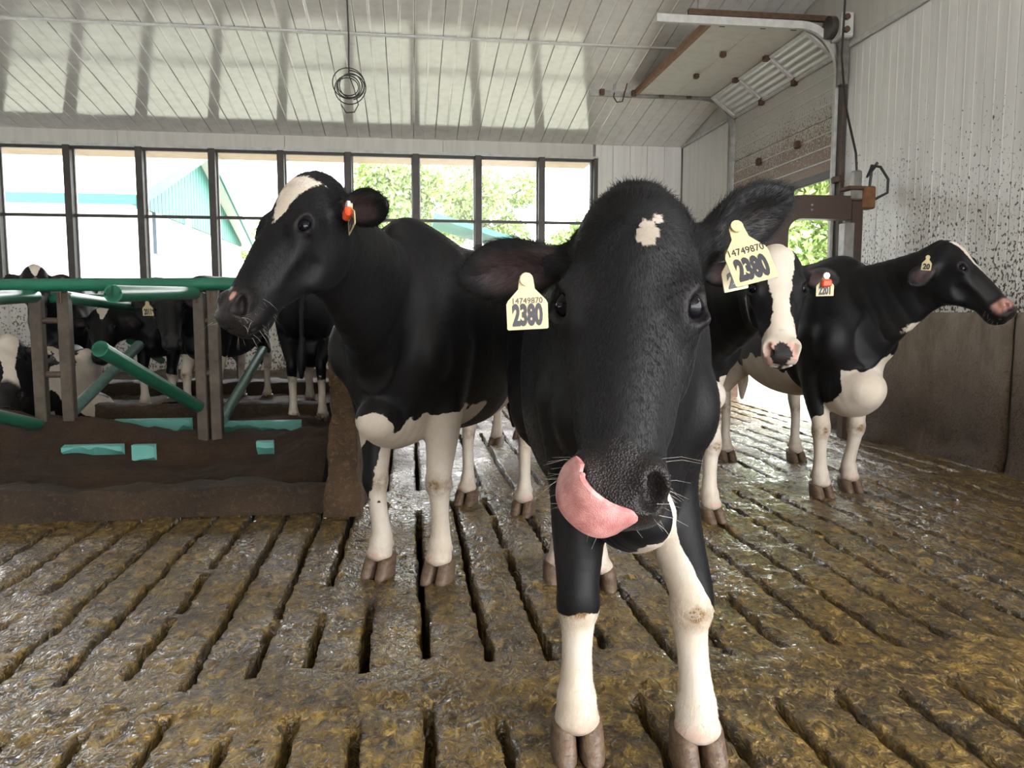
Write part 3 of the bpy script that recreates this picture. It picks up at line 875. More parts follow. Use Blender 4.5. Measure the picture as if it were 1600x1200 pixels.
def m_tongue():
    n = NT('wet_tongue'); p = n.pos()
    c = n.mix(n.ramp(n.noise(p, 40, 4), .3, .7), (.40, .155, .15), (.58, .29, .275))
    return n.out(c, .34, n.bump(n.voro(p, 420), .35, .002), Subsurface_Weight=.15, Subsurface_Scale=.01)
M['tongue'] = m_tongue()
M['black_hair'] = NT('black_hair').out((.010, .010, .012), .45)
M['pale_hair'] = NT('pale_hair').out((.45, .42, .38), .5)

def claw_pair(name, H, fwd, lat, s, parent, mat, splay=.010):
    """two claws with a cleft, standing on the ground at H"""
    V = []; F = []
    fwd = np.array(fwd); lat = np.array(lat)
    nr, nz = 20, 9
    for side in (-1, 1):
        b0 = len(V)
        for iz in range(nz):
            t = iz/(nz-1)
            z = .080*s*t - .004
            ln = (.070 - .020*t - .004*(t > .93))*s      # half length
            wd = (.034 - .005*t**2)*s
            cx = (.020 - .040*t)*s
            for ir in range(nr):
                a = 2*math.pi*ir/nr
                ca, sa = math.cos(a), math.sin(a)
                ex = math.copysign(abs(ca)**.85, ca)*ln; ey = math.copysign(abs(sa)**.8, sa)*wd
                toe = max(0, ca)
                ey *= 1-.30*toe*(1-t)
                if sa*side < 0: ey = math.copysign(abs(sa)**.5, sa)*wd*.86     # flat inner wall
                if iz == 0: ex *= .93; ey *= .93
                p = np.array([H[0], H[1], 0]) + fwd*(cx+ex) + lat*(side*(.031*s+splay*toe*(1-t)*.5) + ey)
                V.append((p[0], p[1], z + (.010*s*max(0, -ca)*t)))
        for iz in range(nz-1):
            for ir in range(nr):
                F.append((b0+iz*nr+ir, b0+iz*nr+(ir+1) % nr, b0+(iz+1)*nr+(ir+1) % nr, b0+(iz+1)*nr+ir))
        # caps as fans of quads collapsed to a centre
        for iz, rev in ((0, True), (nz-1, False)):
            base = b0+iz*nr
            for ir in range(0, nr//2-1):
                q = (base+ir, base+ir+1, base+nr-2-ir, base+nr-1-ir)
                F.append(q[::-1] if rev else q)
    return mesh_np(name, V, F, mat, parent)

def text_mesh(txt, size, mat, name, parent, bold=.0, squash=1.0):
    cu = bpy.data.curves.new('lettering', 'FONT'); cu.body = txt; cu.size = size
    cu.align_x = 'CENTER'; cu.align_y = 'CENTER'; cu.extrude = .0003; cu.offset = bold; cu.resolution_u = 3
    o = bpy.data.objects.new('lettering', cu); COL.objects.link(o)
    dg = bpy.context.evaluated_depsgraph_get()
    me = bpy.data.meshes.new_from_object(o.evaluated_get(dg))
    bpy.data.objects.remove(o); bpy.data.curves.remove(cu)
    me.materials.clear(); me.materials.append(mat)
    if squash != 1.0:
        for v in me.vertices: v.co.x *= squash
    return link(bpy.data.objects.new(name, me), parent)

def basis(o, origin, ex, ey):
    """place an object so its x, y axes point along ex, ey (world), with its parent at rest at identity"""
    ex = nrm(ex); ey = nrm(np.asarray(ey, float) - ex*np.dot(ex, ey)); ez = np.cross(ex, ey)
    m = Matrix(((ex[0], ey[0], ez[0], origin[0]), (ex[1], ey[1], ez[1], origin[1]), (ex[2], ey[2], ez[2], origin[2]), (0, 0, 0, 1)))
    o.matrix_local = m
    return o

def ear_tag(parent, origin, ex, ey, big, small=None, w=.070, h=.088, mats=('tag', 'tag_ink'), clip=None, bigf=.58):
    """flag-shaped plastic tag: x to the right, y up, front = +z; origin at the hole near the ear"""
    prof = [(-.5, 0), (-.47, -.02), (.47, -.02), (.5, 0), (.5, .50), (.46, .57), (.20, .80), (.17, 1.0), (.10, 1.06), (-.10, 1.06), (-.17, 1.0), (-.20, .80), (-.46, .57), (-.5, .50)]
    V = [(x*w, (y-1.0)*h, z) for z in (-.001, .001) for x, y in prof]; n = len(prof)
    b = MB().add(V, [tuple(range(n))[::-1], tuple(range(n, 2*n))] + [(i, (i+1) % n, n+(i+1) % n, n+i) for i in range(n)])
    o = b.build('ear_tag', M[mats[0]], parent)
    basis(o, origin, ex, ey)
    if big:
        t = text_mesh(big, h*bigf, M[mats[1]], 'tag_number', o, bold=h*.030, squash=min(.85, .84*w/(h*bigf*.58*len(big))))
        t.location = (0, -h*(1-.5*bigf*.78-.03), .0015)
    if small:
        t = text_mesh(small, h*.17, M[mats[1]], 'tag_number', o, squash=.95); t.location = (0, -h*.44, .0015)
    MB().tube([(0, 0, -.003), (0, 0, .007)], .0105, 12).build('tag_stud', M[mats[0]], o, True)
    if clip:
        MB().tube([(0, .004, .004), (0, .004, .012)], .013, 14).build('tag_button', M['tag_white'], o, True)
        MB().box((-.020, -.040, .002), (.020, -.010, .022), .006).build('tag_clip', M[clip], o)
    return o

class Cow:
    def __init__(s, label, front, rear, hooves, poll, hdg, pitch, roll=0.0, hs=1.0, bs=1.0, res=.008, group=None,
                 lift=0.0, neck_drop=0.0, ear=(.05, .05), udder=False, legs=True, bulk=1.0, eyes=True, brisket=0.0, low=0.0, tail=True, knee=None, ear_face=None, lt=1.0, crest=.02):
        s.label, s.res, s.hs, s.bs, s.lt = label, res, hs, bs, lt
        f2, r2 = np.array([*front, 0.]), np.array([*rear, 0.])
        s.fwd = nrm(f2-r2); s.left = np.cross([0, 0, 1.], s.fwd); s.org = f2 + np.array([0, 0, lift])
        s.F = Field(); F = s.F
        LP = s.LP = lambda x, y, z: s.org + (s.fwd*x + s.left*y)*bs + np.array([0, 0, 1.])*z*bs
        up = np.array([0, 0, 1.])
        # --- trunk
        tb = [(-1.53, 1.20, .05, .08, .10), (-1.47, 1.16, .16, .22, .24), (-1.32, 1.10, .235, .315, .31), (-1.1, 1.05, .285, .385, .37), (-.8, 1.01, .325, .415, .415),
              (-.5, 1.0, .34, .425, .425), (-.2, 1.02, .32, .41+crest*.7, .40), (0, 1.06, .265, .385+crest, .40), (.12, 1.08, .23, .31, .40), (.22, 1.04, .185, .22, .32), (.30, 1.0, .09, .10, .16)]
        tb = [((x+1.53)*bs, 0, (z-1.0)*bs, u*bs*bulk, a*bs, b*bs) for x, z, u, a, b in tb]
        F.loft(LP(-1.53, 0, 1.0), LP(.3, 0, 1.0), tb, up, .05, 2.35)
        for sd in (-1, 1):
            F.ell(LP(-1.06, .225*sd, 1.37), np.array([.10, .055, .06])*bs, (s.fwd, s.left, up), .06)          # hook bone
            F.ell(LP(-1.46, .12*sd, 1.28), np.array([.06, .05, .06])*bs, (s.fwd, s.left, up), .06)            # pin bone
            F.ell(LP(.02, .20*sd*bulk, 1.10), np.array([.12, .06, .30])*bs, (s.fwd+.2*up, s.left, up-.2*s.fwd), .05)  # shoulder blade
            F.ell(LP(.17, .175*sd*bulk, .98), np.array([.09, .075, .12])*bs, (s.fwd, s.left, up), .05)             # point of shoulder
        F.chain([LP(-1.3, 0, 1.42), LP(-.7, 0, 1.42), LP(-.1, 0, 1.43+crest), LP(.08, 0, 1.41+crest)], [.03*bs]*4, .07)
        F.chain([LP(-.1, 0, .72), LP(.12, 0, .70-low*.6), LP(.27, 0, .72-low)], [.13*bs, (.12+brisket)*bs, (.085+brisket*.7)*bs], .07)
        # --- head frame
        s.hdg = nrm([hdg[0], hdg[1], 0.]); ph = math.radians(pitch)
        A = s.hdg*math.cos(ph) - up*math.sin(ph); V0 = s.hdg*math.sin(ph) + up*math.cos(ph); U0 = np.cross(V0, A)
        rr = math.radians(roll); V = V0*math.cos(rr) + U0*math.sin(rr); U = np.cross(V, A)
        s.A, s.V, s.U, s.O = A, V, U, np.asarray(poll, float)
        Lh = s.Lh = .535*hs
        HP = s.HP = lambda t, u, v: s.O + A*(t*Lh) + U*(u*hs) + V*(v*hs)
        ht = [(0, -.075, .030, .040, .040), (.035, -.075, .060, .063, .06), (.11, -.08, .086, .087, .085), (.23, -.085, .099, .094, .115), (.36, -.095, .095, .098, .130),
              (.50, -.092, .088, .097, .128), (.64, -.082, .076, .083, .098), (.76, -.074, .067, .072, .072), (.85, -.070, .0715, .067, .062), (.915, -.068, .0725, .066, .057), (.955, -.064, .068, .061, .044), (.985, -.062, .056, .046, .036), (1.0, -.062, .036, .030, .03)]
        F.loft(HP(0, 0, 0), HP(1, 0, 0), [(t*Lh, 0, c*hs, u*hs, a*hs, b*hs) for t, c, u, a, b in ht], V, .03, 2.25)
        ax = (A, U, V)
        F.chain([HP(.22, 0, -.050), HP(.55, 0, -.045), HP(.80, 0, -.050)], [.052*hs, .042*hs, .036*hs], .03)   # nasal bridge
        F.chain([HP(.78, 0, -.112), HP(.89, 0, -.112), HP(.950, 0, -.096)], [.038*hs, .038*hs, .026*hs], .016)       # lower jaw
        for sd in (-1, 1):
            o_ = nrm(U*.76*sd + V*.64 + A*.10); e_ = nrm(A*.80 - U*.42*sd + V*.42*0); e_ = nrm(e_-o_*np.dot(e_, o_)); g_ = np.cross(o_, e_)
            oc = HP(.362, .078*sd, -.052)
            F.ell(oc, np.array([.060, .040, .046])*hs, (A, U, V), .03)                                               # orbit
            F.chain([HP(.30, .078*sd, -.028), HP(.335, .103*sd, -.026), HP(.40, .115*sd, -.040)], [.013*hs, .013*hs, .010*hs], .018)   # brow
            F.ell(HP(.42, .072*sd, -.150), np.array([.095, .030, .075])*hs, ax, .04)                                 # cheek muscle
            F.chain([HP(.45, .083*sd, -.062), HP(.58, .066*sd, -.070), HP(.72, .056*sd, -.070)], [.018*hs, .017*hs, .014*hs], .025)
            F.ell(oc + o_*.0415*hs, np.array([.030, .0195, .017])*hs, (e_, g_, o_), .008, 'c')                       # eye opening
            s.eyep = getattr(s, 'eyep', []) + [(oc + o_*.0205*hs, oc + o_*.04*hs)]
            F.chain([HP(.43, .066*sd, .010), HP(.50, .060*sd, .014), HP(.60, .052*sd, .016)], [.013*hs, .015*hs, .010*hs], .02, op='c')
            F.ell(HP(.885, .050*sd, -.020), np.array([.040, .028, .022])*hs, ax, .02)                                # nostril wing
            na = nrm(A*.80 + U*.55*sd); nb = nrm(U*.78*sd + V*.62); nb = nrm(nb-na*np.dot(nb, na))
            F.ell(HP(.905, .060*sd, -.014), np.array([.029, .014, .030])*hs, (na, np.cross(nb, na), nb), .010, 'c')  # nostril
            F.ell(HP(.935, .047*sd, -.004), np.array([.012, .012, .020])*hs, (A, U, V), .012, 'c')
            F.ell(HP(.60, .098*sd, -.120), np.array([.07, .022, .03])*hs, ax, .03, 'c')
        F.chain([HP(.925, -.070, -.108), HP(.968, -.045, -.070), HP(.975, 0, -.052), HP(.968, .045, -.070), HP(.925, .070, -.108)], [.006*hs, .007*hs, .007*hs, .007*hs, .006*hs], .008, op='c')
        # --- ears
        s.ears = []
        for sd, spec in zip((1, -1), ear_face or ((None, None), (None, None))):
            d, nn = spec
            d = nrm(U*sd*.95 + A*.25 - V*.12 if d is None else d); nn = nrm(V*.8 + A*.35 if nn is None else nn)
            nn = nrm(nn - d*np.dot(nn, d)); w = np.cross(nn, d)
            b = HP(.17, .080*sd, -.100)
            L = .225*hs
            # open leaf: base tube, then a cupped blade
            tbl = [(0, 0, 0, .030, .030, .030), (.05*hs, 0, 0, .030, .028, .028), (.09*hs, 0, -.002, .046, .020, .026), (.13*hs, 0, -.004, .056, .012, .022), (.17*hs, 0, -.003, .052, .010, .018), (.205*hs, 0, 0, .034, .008, .012), (.228*hs, 0, .003, .012, .005, .007)]
            tbl = [(r[0], r[1], r[2]*hs, r[3]*hs, r[4]*hs, r[5]*hs) for r in tbl]
            F.loft(b, b + d*.228*hs, tbl, nn, .03, 2.0)
            F.ell(b + d*.142*hs + nn*.030*hs, np.array([.070, .042, .036])*hs, (d, w, nn), .014, 'c')
            s.ears.append((b, d, nn, w, L))
        # --- neck
        hb = HP(.16, 0, -.135); hb2 = HP(.30, 0, -.175)
        n0 = LP(-.02, 0, 1.20-neck_drop*.3); n1 = LP(.22, 0, 1.10-neck_drop)
        top = s.O - V*.05*hs
        mid = (n0+hb)*.5
        s.neck_lat = nrm(np.cross(nrm(hb-n0), up)) if np.linalg.norm(np.cross(nrm(hb-n0), up)) > .2 else s.left
        q = .66
        F.chain([LP(-.12, 0, 1.18+crest), LP(.12, 0, 1.19-neck_drop*.3), (LP(.12, 0, 1.20-neck_drop*.3)+hb)*.5 + np.array([0, 0, -.01]), hb], [.25*bs, .225*bs, .165*bs, .118*hs], .07, q, s.neck_lat)
        F.chain([LP(.10, 0, .98), (LP(.16, 0, .98)+hb2)*.5, hb2], [.20*bs, .135*bs, .085*hs], .07, q, s.neck_lat)
        # --- legs
        s.H = [np.array([*h, 0.]) for h in hooves] if hooves else []
        z0 = np.array([0, 0, lift])
        s.knees = []
        for i, h in enumerate(s.H):
            h = h + z0
            sd = 1 if i % 2 == 0 else -1
            f = s.fwd
            if i < 2:
                T = LP(.0, .165*sd*bulk, .86); E = LP(-.02, .155*sd*bulk, .76)
                C = h - f*.028*bs
                kb = (knee or {}).get(i, (0, 0))
                K = C + (T-C)*np.array([.30, .30, 0]) + (f*(.020+kb[0]) + s.left*kb[1])*bs; K[2] = lift+.425*bs
                M1 = C + (K-C)*np.array([.45, .45, 0]); M1[2] = lift+.27*bs
                Up = K + (E-K)*.55 - f*.01; Up[2] = lift+.60*bs
                z = lambda p, zz: np.array([p[0], p[1], lift+zz*bs])
                pts = [T+up*.12, E, Up, z(K, .47), z(K, .415), z(K*.9+C*.1, .36), M1, z(C, .185), z(C+f*.006, .140), z(C+f*.014, .115)]
                rad = [.135, .100, .073, .057, .058, .045, .040, .045, .054, .050]
                F.chain(pts, [r*bs*(1 if k_ < 2 else lt) for k_, r in enumerate(rad)], .028, .93, s.left, 4)
                s.knees.append(z(K+f*.055, .42))
                F.ell(z(K+f*.018, .425), np.array([.034, .044, .055])*bs, (f, s.left, up), .025)
            else:
                T = LP(-1.20, .15*sd, 1.10); ST = LP(-1.02, .195*sd, .84)
                C = h - f*.03*bs
                z = lambda p, zz: np.array([p[0], p[1], lift+zz*bs])
                HK = z(C-f*.035*bs, .53); G = (ST*.5+HK*.5) - f*.02*bs + s.left*sd*.0
                pts = [T, ST, G, HK+up*.03, HK-up*.04, z(C, .36), z(C, .20), z(C+f*.006, .14), z(C+f*.014, .115)]
                rad = [.20, .135, .090, .058, .055, .041, .040, .051, .052]
                F.chain(pts, [r*bs for r in rad], .03, .82, s.left, 4)
                F.ell(HK-f*.035*bs+up*.02, np.array([.025, .024, .05])*bs, (f, s.left, up), .03)
                F.ell(LP(-1.30, .13*sd, 1.05), np.array([.17, .11, .26])*bs, (f, s.left, up), .06)
            F.ell(z(C+f*.026*bs, .092), np.array([.053, .055, .032])*bs*lt, (f, s.left, up), .02)
            for d_ in (-1, 1):      # dewclaws
                F.ell(z(C-f*.045*bs + s.left*.024*d_*bs, .118), np.array([.018, .014, .020])*bs, (f, s.left, up), .008)
        if udder:
            F.ell(LP(-1.06, 0, .66), np.array([.22, .17, .17])*bs, (s.fwd, s.left, up), .06)
            for a in (-1, 1):
                for b_ in (-1, 1):
                    F.chain([LP(-1.06+.09*a, .075*b_, .53), LP(-1.06+.10*a, .08*b_, .455)], [.022*bs, .014*bs], .02)
        if tail:
            F.chain([LP(-1.46, 0, 1.36), LP(-1.56, 0, 1.28), LP(-1.57, .02, 1.0), LP(-1.55, .02, .75)], [.04*bs, .032*bs, .022*bs, .018*bs], .04)
            F.chain([LP(-1.55, .02, .76), LP(-1.55, .03, .6), LP(-1.56, .03, .44)], [.02*bs, .045*bs, .015*bs], .03)
        s.eyes = eyes; s.innerk = None
    def local(s, P):
        q = P - s.org; return (q@s.fwd)/s.bs, (q@s.left)/s.bs, q[:, 2]/s.bs
    def head(s, P):
        q = P - s.O; return (q@s.A)/s.Lh, (q@s.U)/s.hs, (q@s.V)/s.hs
    def build(s, coat, name='cow'):
        Vv, Q = s.F.mesh(s.res)
        base = Vector((s.org[0], s.org[1], s.org[2] if s.org[2] > .001 else 0))
        root = empty(name, base); tag(root, s.label, 'cow')
        s.root = root; s.base = np.array(base)
        x, y, z = s.local(Vv); t, u, v = s.head(Vv)
        c = dict(P=Vv, x=x, y=y, z=z, t=t, u=u, v=v, head=(t > -.15) & (t < 1.15) & (np.abs(u) < .22) & (v > -.26) & (v < .1))
        c['n1'] = fbm(Vv, 7.0, 3); c['n2'] = fbm(Vv, 19.0, 3, 5.0)
        a = dict(white=np.full(len(Vv), -1.0), pink=np.zeros(len(Vv)), wet=np.zeros(len(Vv)), dirt=np.zeros(len(Vv)), inner=np.zeros(len(Vv)))
        h = c['head']
        a['wet'] = np.where(h, sstep(.775, .845, t + .06*np.abs(u)/.07*-1 + .05*(v > -.04))*sstep(-.10, -.055, v), 0)
        for (b, d, nn, w, L) in s.ears:
            q = Vv-b; al = q@d; nv_ = q@nn; ww = q@w
            m = (al > .05*s.hs) & (al < .21*s.hs) & (nv_ > -.03*s.hs) & (nv_ < .02*s.hs)
            a['inner'] = np.maximum(a['inner'], np.where(m, sstep(.046, .020, np.abs(ww)/s.hs)*sstep(.2, .16, al/s.hs)*sstep(-.024, -.010, nv_/s.hs), 0)*(.9 if s.innerk is None or nn is not s.ears[0][2] else s.innerk))
        for _, ep in s.eyep:
            r_ = np.linalg.norm(Vv-ep, axis=1)/s.hs
            a['inner'] = np.maximum(a['inner'], .10*sstep(.042, .026, r_)*h)
        s.c = c
        coat(s, c, a)
        for kp in s.knees:
            r_ = np.linalg.norm(Vv-kp, axis=1)
            a['dirt'] = np.maximum(a['dirt'], 1.5*sstep(.034, .012, r_))
        # nearest hooves soil the lower legs
        for hh in s.H:
            r = np.hypot(Vv[:, 0]-hh[0], Vv[:, 1]-hh[1])
            m = r < .16
            a['dirt'] = np.maximum(a['dirt'], np.where(m, sstep(.22, .05, z)*.5 + .8*np.exp(-((z-.415)/.045)**2), 0))
            a['pink'] = np.maximum(a['pink'], np.where(m, .5*np.exp(-((z-.098)/.012)**2)*sstep(-.35, .2, c['n2']), 0))
        s.mesh_v, s.mesh_q, s.attr = Vv, Q, a
        body = mesh_np('body', Vv-s.base, Q, M['coat'], root, True, a)
        for hh in s.H:
            if s.res <= .02: claw_pair('hoof', hh-s.base*[1, 1, 0], s.fwd, s.left, s.bs*1.05*s.lt, root, M['hoof'])
        if s.eyes:
            for sd in (-1, 1):
                p = s.eyep[0 if sd == -1 else 1][0]-s.base
                bm = bmesh.new(); bmesh.ops.create_uvsphere(bm, u_segments=20, v_segments=12, radius=.0225*s.hs)
                me = bpy.data.meshes.new('eye'); bm.to_mesh(me); bm.free(); me.materials.append(M['eye'])
                me.polygons.foreach_set('use_smooth', [True]*len(me.polygons))
                o = link(bpy.data.objects.new('eye', me), root); o.location = p
        return root

# ---- short fur: strands rooted in the skin
def m_fur(name, c0, c1, rough):
    n = NT(name); p = n.pos()
    return n.out(n.mix(n.noise(p, 300, 2), c0, c1), rough, Specular_IOR_Level=.2)
M['fur_black'] = m_fur('black_fur', (.0045, .0045, .0055), (.012, .0115, .012), .42)
M['fur_white'] = m_fur('white_fur', (.54, .47, .39), (.63, .58, .51), .6)
def fur(cow, sel, n, length, flow, mat, name, rise=.35, seed=1, radius=.00022, curl=.25):
    """sel(centres) -> weight per face; length(P), flow(P) vectorised"""
    V, Q = cow.mesh_v, cow.mesh_q
    R = np.random.RandomState(seed)
    Cc = V[Q].mean(1); w = sel(Cc, Q)
    if w.sum() <= 0: return
    f = R.choice(len(Q), n, p=w/w.sum())
    a, b = R.rand(n, 1), R.rand(n, 1)
    q = V[Q[f]]
    P = q[:, 0]*(1-a)*(1-b) + q[:, 1]*a*(1-b) + q[:, 2]*a*b + q[:, 3]*(1-a)*b
    N = np.cross(q[:, 2]-q[:, 0], q[:, 3]-q[:, 1]); N /= np.linalg.norm(N, axis=1)[:, None]+1e-12
    D = flow(P); D = D - N*(D*N).sum(1)[:, None]; D /= np.linalg.norm(D, axis=1)[:, None]+1e-9
    D = D + curl*R.randn(n, 3)*.5 + .25*curl*np.stack([vnoise(P, 25., 1.), vnoise(P, 25., 9.), vnoise(P, 25., 17.)], 1)
    L = (length(P)*(.6+.8*R.rand(n)))[:, None]
    rs = rise*(.7+.6*R.rand(n, 1))
    K = 4
    pts = np.stack([P + D*L*t + N*L*rs*(t-.55*t*t)*1.4 for t in (0, .35, .7, 1.0)], 1) - cow.base
    hc = bpy.data.hair_curves.new(name)
    hc.add_curves([K]*n)
    hc.points.foreach_set('position', pts.astype(np.float32).ravel())
    rad = hc.attributes.get('radius') or hc.attributes.new('radius', 'FLOAT', 'POINT')
    rad.data.foreach_set('value', np.tile(np.array([1.0, .9, .6, .1], np.float32)*radius, n))
    hc.materials.append(mat)
    o = link(bpy.data.objects.new(name, hc), cow.root); o['kind'] = 'stuff'
    return o
# ------------------------------------------------------------------ the four cows in front
def leg_white(c, H, i, z, r=.17):
    """white stocking: positive below height z round hoof i"""
    d = np.hypot(c['P'][:, 0]-H[i][0], c['P'][:, 1]-H[i][1])
    return np.where(d < r, z - c['z'], -1)
def patch(c, P0, rad):
    """white spot: positive inside an ellipsoid of world radii"""
    q = (c['P']-np.asarray(P0))/np.asarray(rad)
    return (1-np.sqrt((q*q).sum(1)))*min(rad)
def hpatch(c, t, u, ht, hu, s=.535):
    return np.where(c['head'] & (c['v'] > -.10), (1-np.sqrt(((c['t']-t)/ht)**2 + ((c['u']-u)/hu)**2))*min(ht*s, hu), -1)

# --- the licking cow in front
cow1 = Cow('large black dairy cow facing us, pink tongue licking its nose, tags 2380', (.545, 1.90), (.66, 3.02),
           [(.690, 1.725), (.405, 1.805), (.745, 2.94), (.60, 3.04)], at(990, 281, 1.27), (-.40, -.915), 70, roll=2.5, hs=1.055, bs=.89, res=.0066, neck_drop=.12, udder=False, tail=True, bulk=.82, lt=1.13, crest=-.09,
           ear_face=((_rt*.90 + np.array([0, 0, .52]) + FWH*.25, -FWH*.85 + _rt*.2 - np.array([0, 0, .35])), (-_rt*.97 + np.array([0, 0, -.13]) + FWH*.22, -FWH*.95 - _rt*.2 - np.array([0, 0, .25]))))
def coat1(s, c, a):
    w = a['white']
    n = .05*c['n1']
    w = np.maximum(w, leg_white(c, s.H, 0, .62) + n - .10*np.clip((c['y']-.13), -.1, .1)/.05)
    w = np.maximum(w, leg_white(c, s.H, 1, .40) + .6*n)
    w = np.maximum(w, np.maximum(leg_white(c, s.H, 2, .5), leg_white(c, s.H, 3, .5)) + n)
    w = np.maximum(w, hpatch(c, .185+.25*(c['u']-.024)*-1, .024, .040, .015) + .004*c['n2'])
    w = np.maximum(w, hpatch(c, .138, .040, .012, .006))
    w = np.maximum(w, np.where((c['z'] < .66) & (c['x'] > -.1) & (np.abs(c['y']) < .12), .035 - np.abs(c['y']-.03) + .03*c['n1'], -1))
    a['white'] = w
cow1.innerk = .25
cow1.build(coat1)

# --- the cow on the left, head turned to the stalls
h2 = nrm(-_rt*math.cos(math.radians(52)) - FWH*math.sin(math.radians(52)))
cow2 = Cow('black cow with pale triangle on its forehead, head turned towards the stalls', (-.02, 3.15), (.46, 4.25),
           [(.105, 3.10), (-.14, 3.20), (.605, 4.09), (.315, 4.37)], at(478, 263, 2.38), h2, 55, hs=1.05, bs=.97, res=.008, brisket=.0, crest=.05,
           ear_face=((_rt*.78 - FWH*.55 + np.array([0, 0, .02]), -FWH*.75 - _rt*.35 + np.array([0, 0, -.25])), (-_rt*.5 + FWH*.8, -_rt*.6 - FWH*.3)))
def coat2(s, c, a):
    w = a['white']; n = .06*c['n1']
    # chest and inner forelegs white below a wavy line, black outer right leg
    low = np.where((c['x'] > -.30) & (c['z'] < .95), (.715 - c['z']) + n + .08*np.clip(c['y'], -.2, .25), -1)
    w = np.maximum(w, low)
    w = np.where((c['y'] < -.10) & (c['x'] > -.3) & (c['z'] > .32) & (c['z'] + 1.2*n - .35*(c['y']+.12) < .58), np.minimum(w, (c['y']+.115)*1.0 + .3*n), w)
    w = np.maximum(w, leg_white(c, s.H, 1, .33) + n)
    w = np.maximum(w, leg_white(c, s.H, 0, .66) + n)
    w = np.maximum(w, np.maximum(leg_white(c, s.H, 2, .74), leg_white(c, s.H, 3, .78)) + n)
    w = np.maximum(w, np.where((c['x'] < -.55) & (c['x'] > -1.35), (.74 - c['z']) + n, -1))
    # forehead triangle
    t, u = c['t'], c['u']
    tri = np.minimum(np.minimum((t-.085)*.535, (.40-t)*.20), .074*(1-(t-.08)/.34) - np.abs(u-.016)) + .008*c['n2']
    w = np.maximum(w, np.where(c['head'] & (c['v'] > -.09), tri, -1))
    a['white'] = w
    m = c['head'] & (c['v'] > -.04)
    a['pink'] = np.where(m, sstep(.018, .010, np.hypot((t-.86)*.5, u-.012)), a['pink'])
cow2.build(coat2)

# --- white-faced cow behind the big one
ah = math.radians(17)
cow3 = Cow('black and white cow with broad white blaze and orange clipped tag 2201', (1.43, 3.92), (1.19, 5.15),
           [(1.575, 3.82), (1.22, 3.98), (1.32, 5.2), (.98, 5.22)], at(1214, 380, 3.25), (-math.sin(ah), -math.cos(ah)), 64, hs=1.0, bs=.95, res=.009, brisket=.01,
           ear_face=((_rt*.97 + np.array([0, 0, -.16]) + FWH*.2, -FWH*.95 + np.array([0, 0, -.2])), (-_rt*.9 + FWH*.4, -FWH*.9)))
def coat3(s, c, a):
    w = a['white']; n = .06*c['n1']
    w = np.maximum(w, np.where(c['x'] > -.35, (.80 - c['z']) + n, -1))
    for i in range(4): w = np.maximum(w, leg_white(c, s.H, i, .75) + n)
    w = np.maximum(w, np.where((c['x'] < -.35), (.70-c['z']) + n, -1))
    t, u = c['t'], c['u']
    half = np.interp(t, [-.1, .1, .3, .5, .7, .8, .9], [.055, .062, .050, .036, .045, .08, .12])
    bl = np.where(c['head'] & (c['v'] > -.20), half - np.abs(u-.004) + .006*c['n2'] - .5*np.clip(-c['v']-.09, 0, 1), -1)
    w = np.where(c['head'], np.maximum(np.minimum(w, .3), bl), w)
    w = np.where(c['head'] & (t < .72) & (bl < -.01), np.minimum(w, -.01), w)
    w = np.maximum(w, np.where(c['head'] & (t > .3) & (t < .8), .012 - np.abs(c['v']+.185+.10*(t-.5)), -1))
    a['white'] = w
    m = c['head'] & (t > .76)
    pk = np.where(m, sstep(.83, .88, t)*sstep(.075, .05, np.abs(u))*sstep(-.3, .1, c['n2']+.3), 0)
    a['pink'] = np.maximum(a['pink'], pk*.8)
    dk = m & (np.hypot((t-.945)/.075, u/.040) < 1+.35*c['n2'])
    a['pink'] = np.where(dk, 0, a['pink']); a['wet'] = np.where(dk, 1.0, np.where(m, .25*a['wet'], a['wet']))
cow3.build(coat3)

# --- the cow by the concrete wall
h4 = nrm(_rt*math.cos(math.radians(44)) - FWH*math.sin(math.radians(44)))
cow4 = Cow('black cow by the concrete wall with white brisket, head turned to the wall', (2.56, 4.30), (2.585, 5.5),
           [(2.69, 4.36), (2.43, 4.235), (2.83, 5.30), (2.34, 5.42)], at(1480, 372, 4.05), h4, 48, hs=.97, bs=.96, res=.0095, brisket=.055, low=.03,
           ear_face=((_rt*.9 + FWH*.35 + np.array([0, 0, .02]), _rt*.3 - FWH*.9), (-_rt*.85 - FWH*.25 + np.array([0, 0, -.55]), -FWH*.8 - _rt*.2 + np.array([0, 0, .1]))))
def coat4(s, c, a):
    w = a['white']; n = .07*c['n1']
    w = np.maximum(w, np.where((c['x'] > .02), (.83 - c['z']) + n + .15*(c['y']+.05), -1))
    w = np.where((c['y'] < -.10) & (c['z'] > .47) & (c['x'] > -.25), np.minimum(w, (c['y']+.14)*1.2+.4*n), w)
    w = np.maximum(w, np.where(c['x'] < -.18, (.80 - c['z']) + n, -1))
    w = np.maximum(w, np.where((c['x'] < -.75), c['z']-1.28 + n, -1))
    for i, z in enumerate((.62, .47, .8, .8)): w = np.maximum(w, leg_white(c, s.H, i, z) + n)
    t, u = c['t'], c['u']
    tri = np.minimum(np.minimum((t-.06)*.535, (.58-t)*.15), np.interp(t, [.06, .2, .55], [.045, .045, .006]) - np.abs(u+.0)) + .004*c['n2']
    w = np.maximum(w, np.where(c['head'] & (c['v'] > -.09), tri, -1))
    w = np.maximum(w, np.where((c['x'] > .12) & (c['z'] > .95) & ~c['head'], .010 - np.hypot(c['x']-.5, c['z']-1.02)*.3 + .3*n, -1))
    a['white'] = w
    m = c['head'] & (c['v'] > -.08) & (t > .8)
    a['pink'] = np.maximum(a['pink'], np.where(m, sstep(.80, .83, t)*sstep(.96, .90, t)*sstep(-.09, -.05, c['v'])*.8, 0))
cow4.innerk = .1
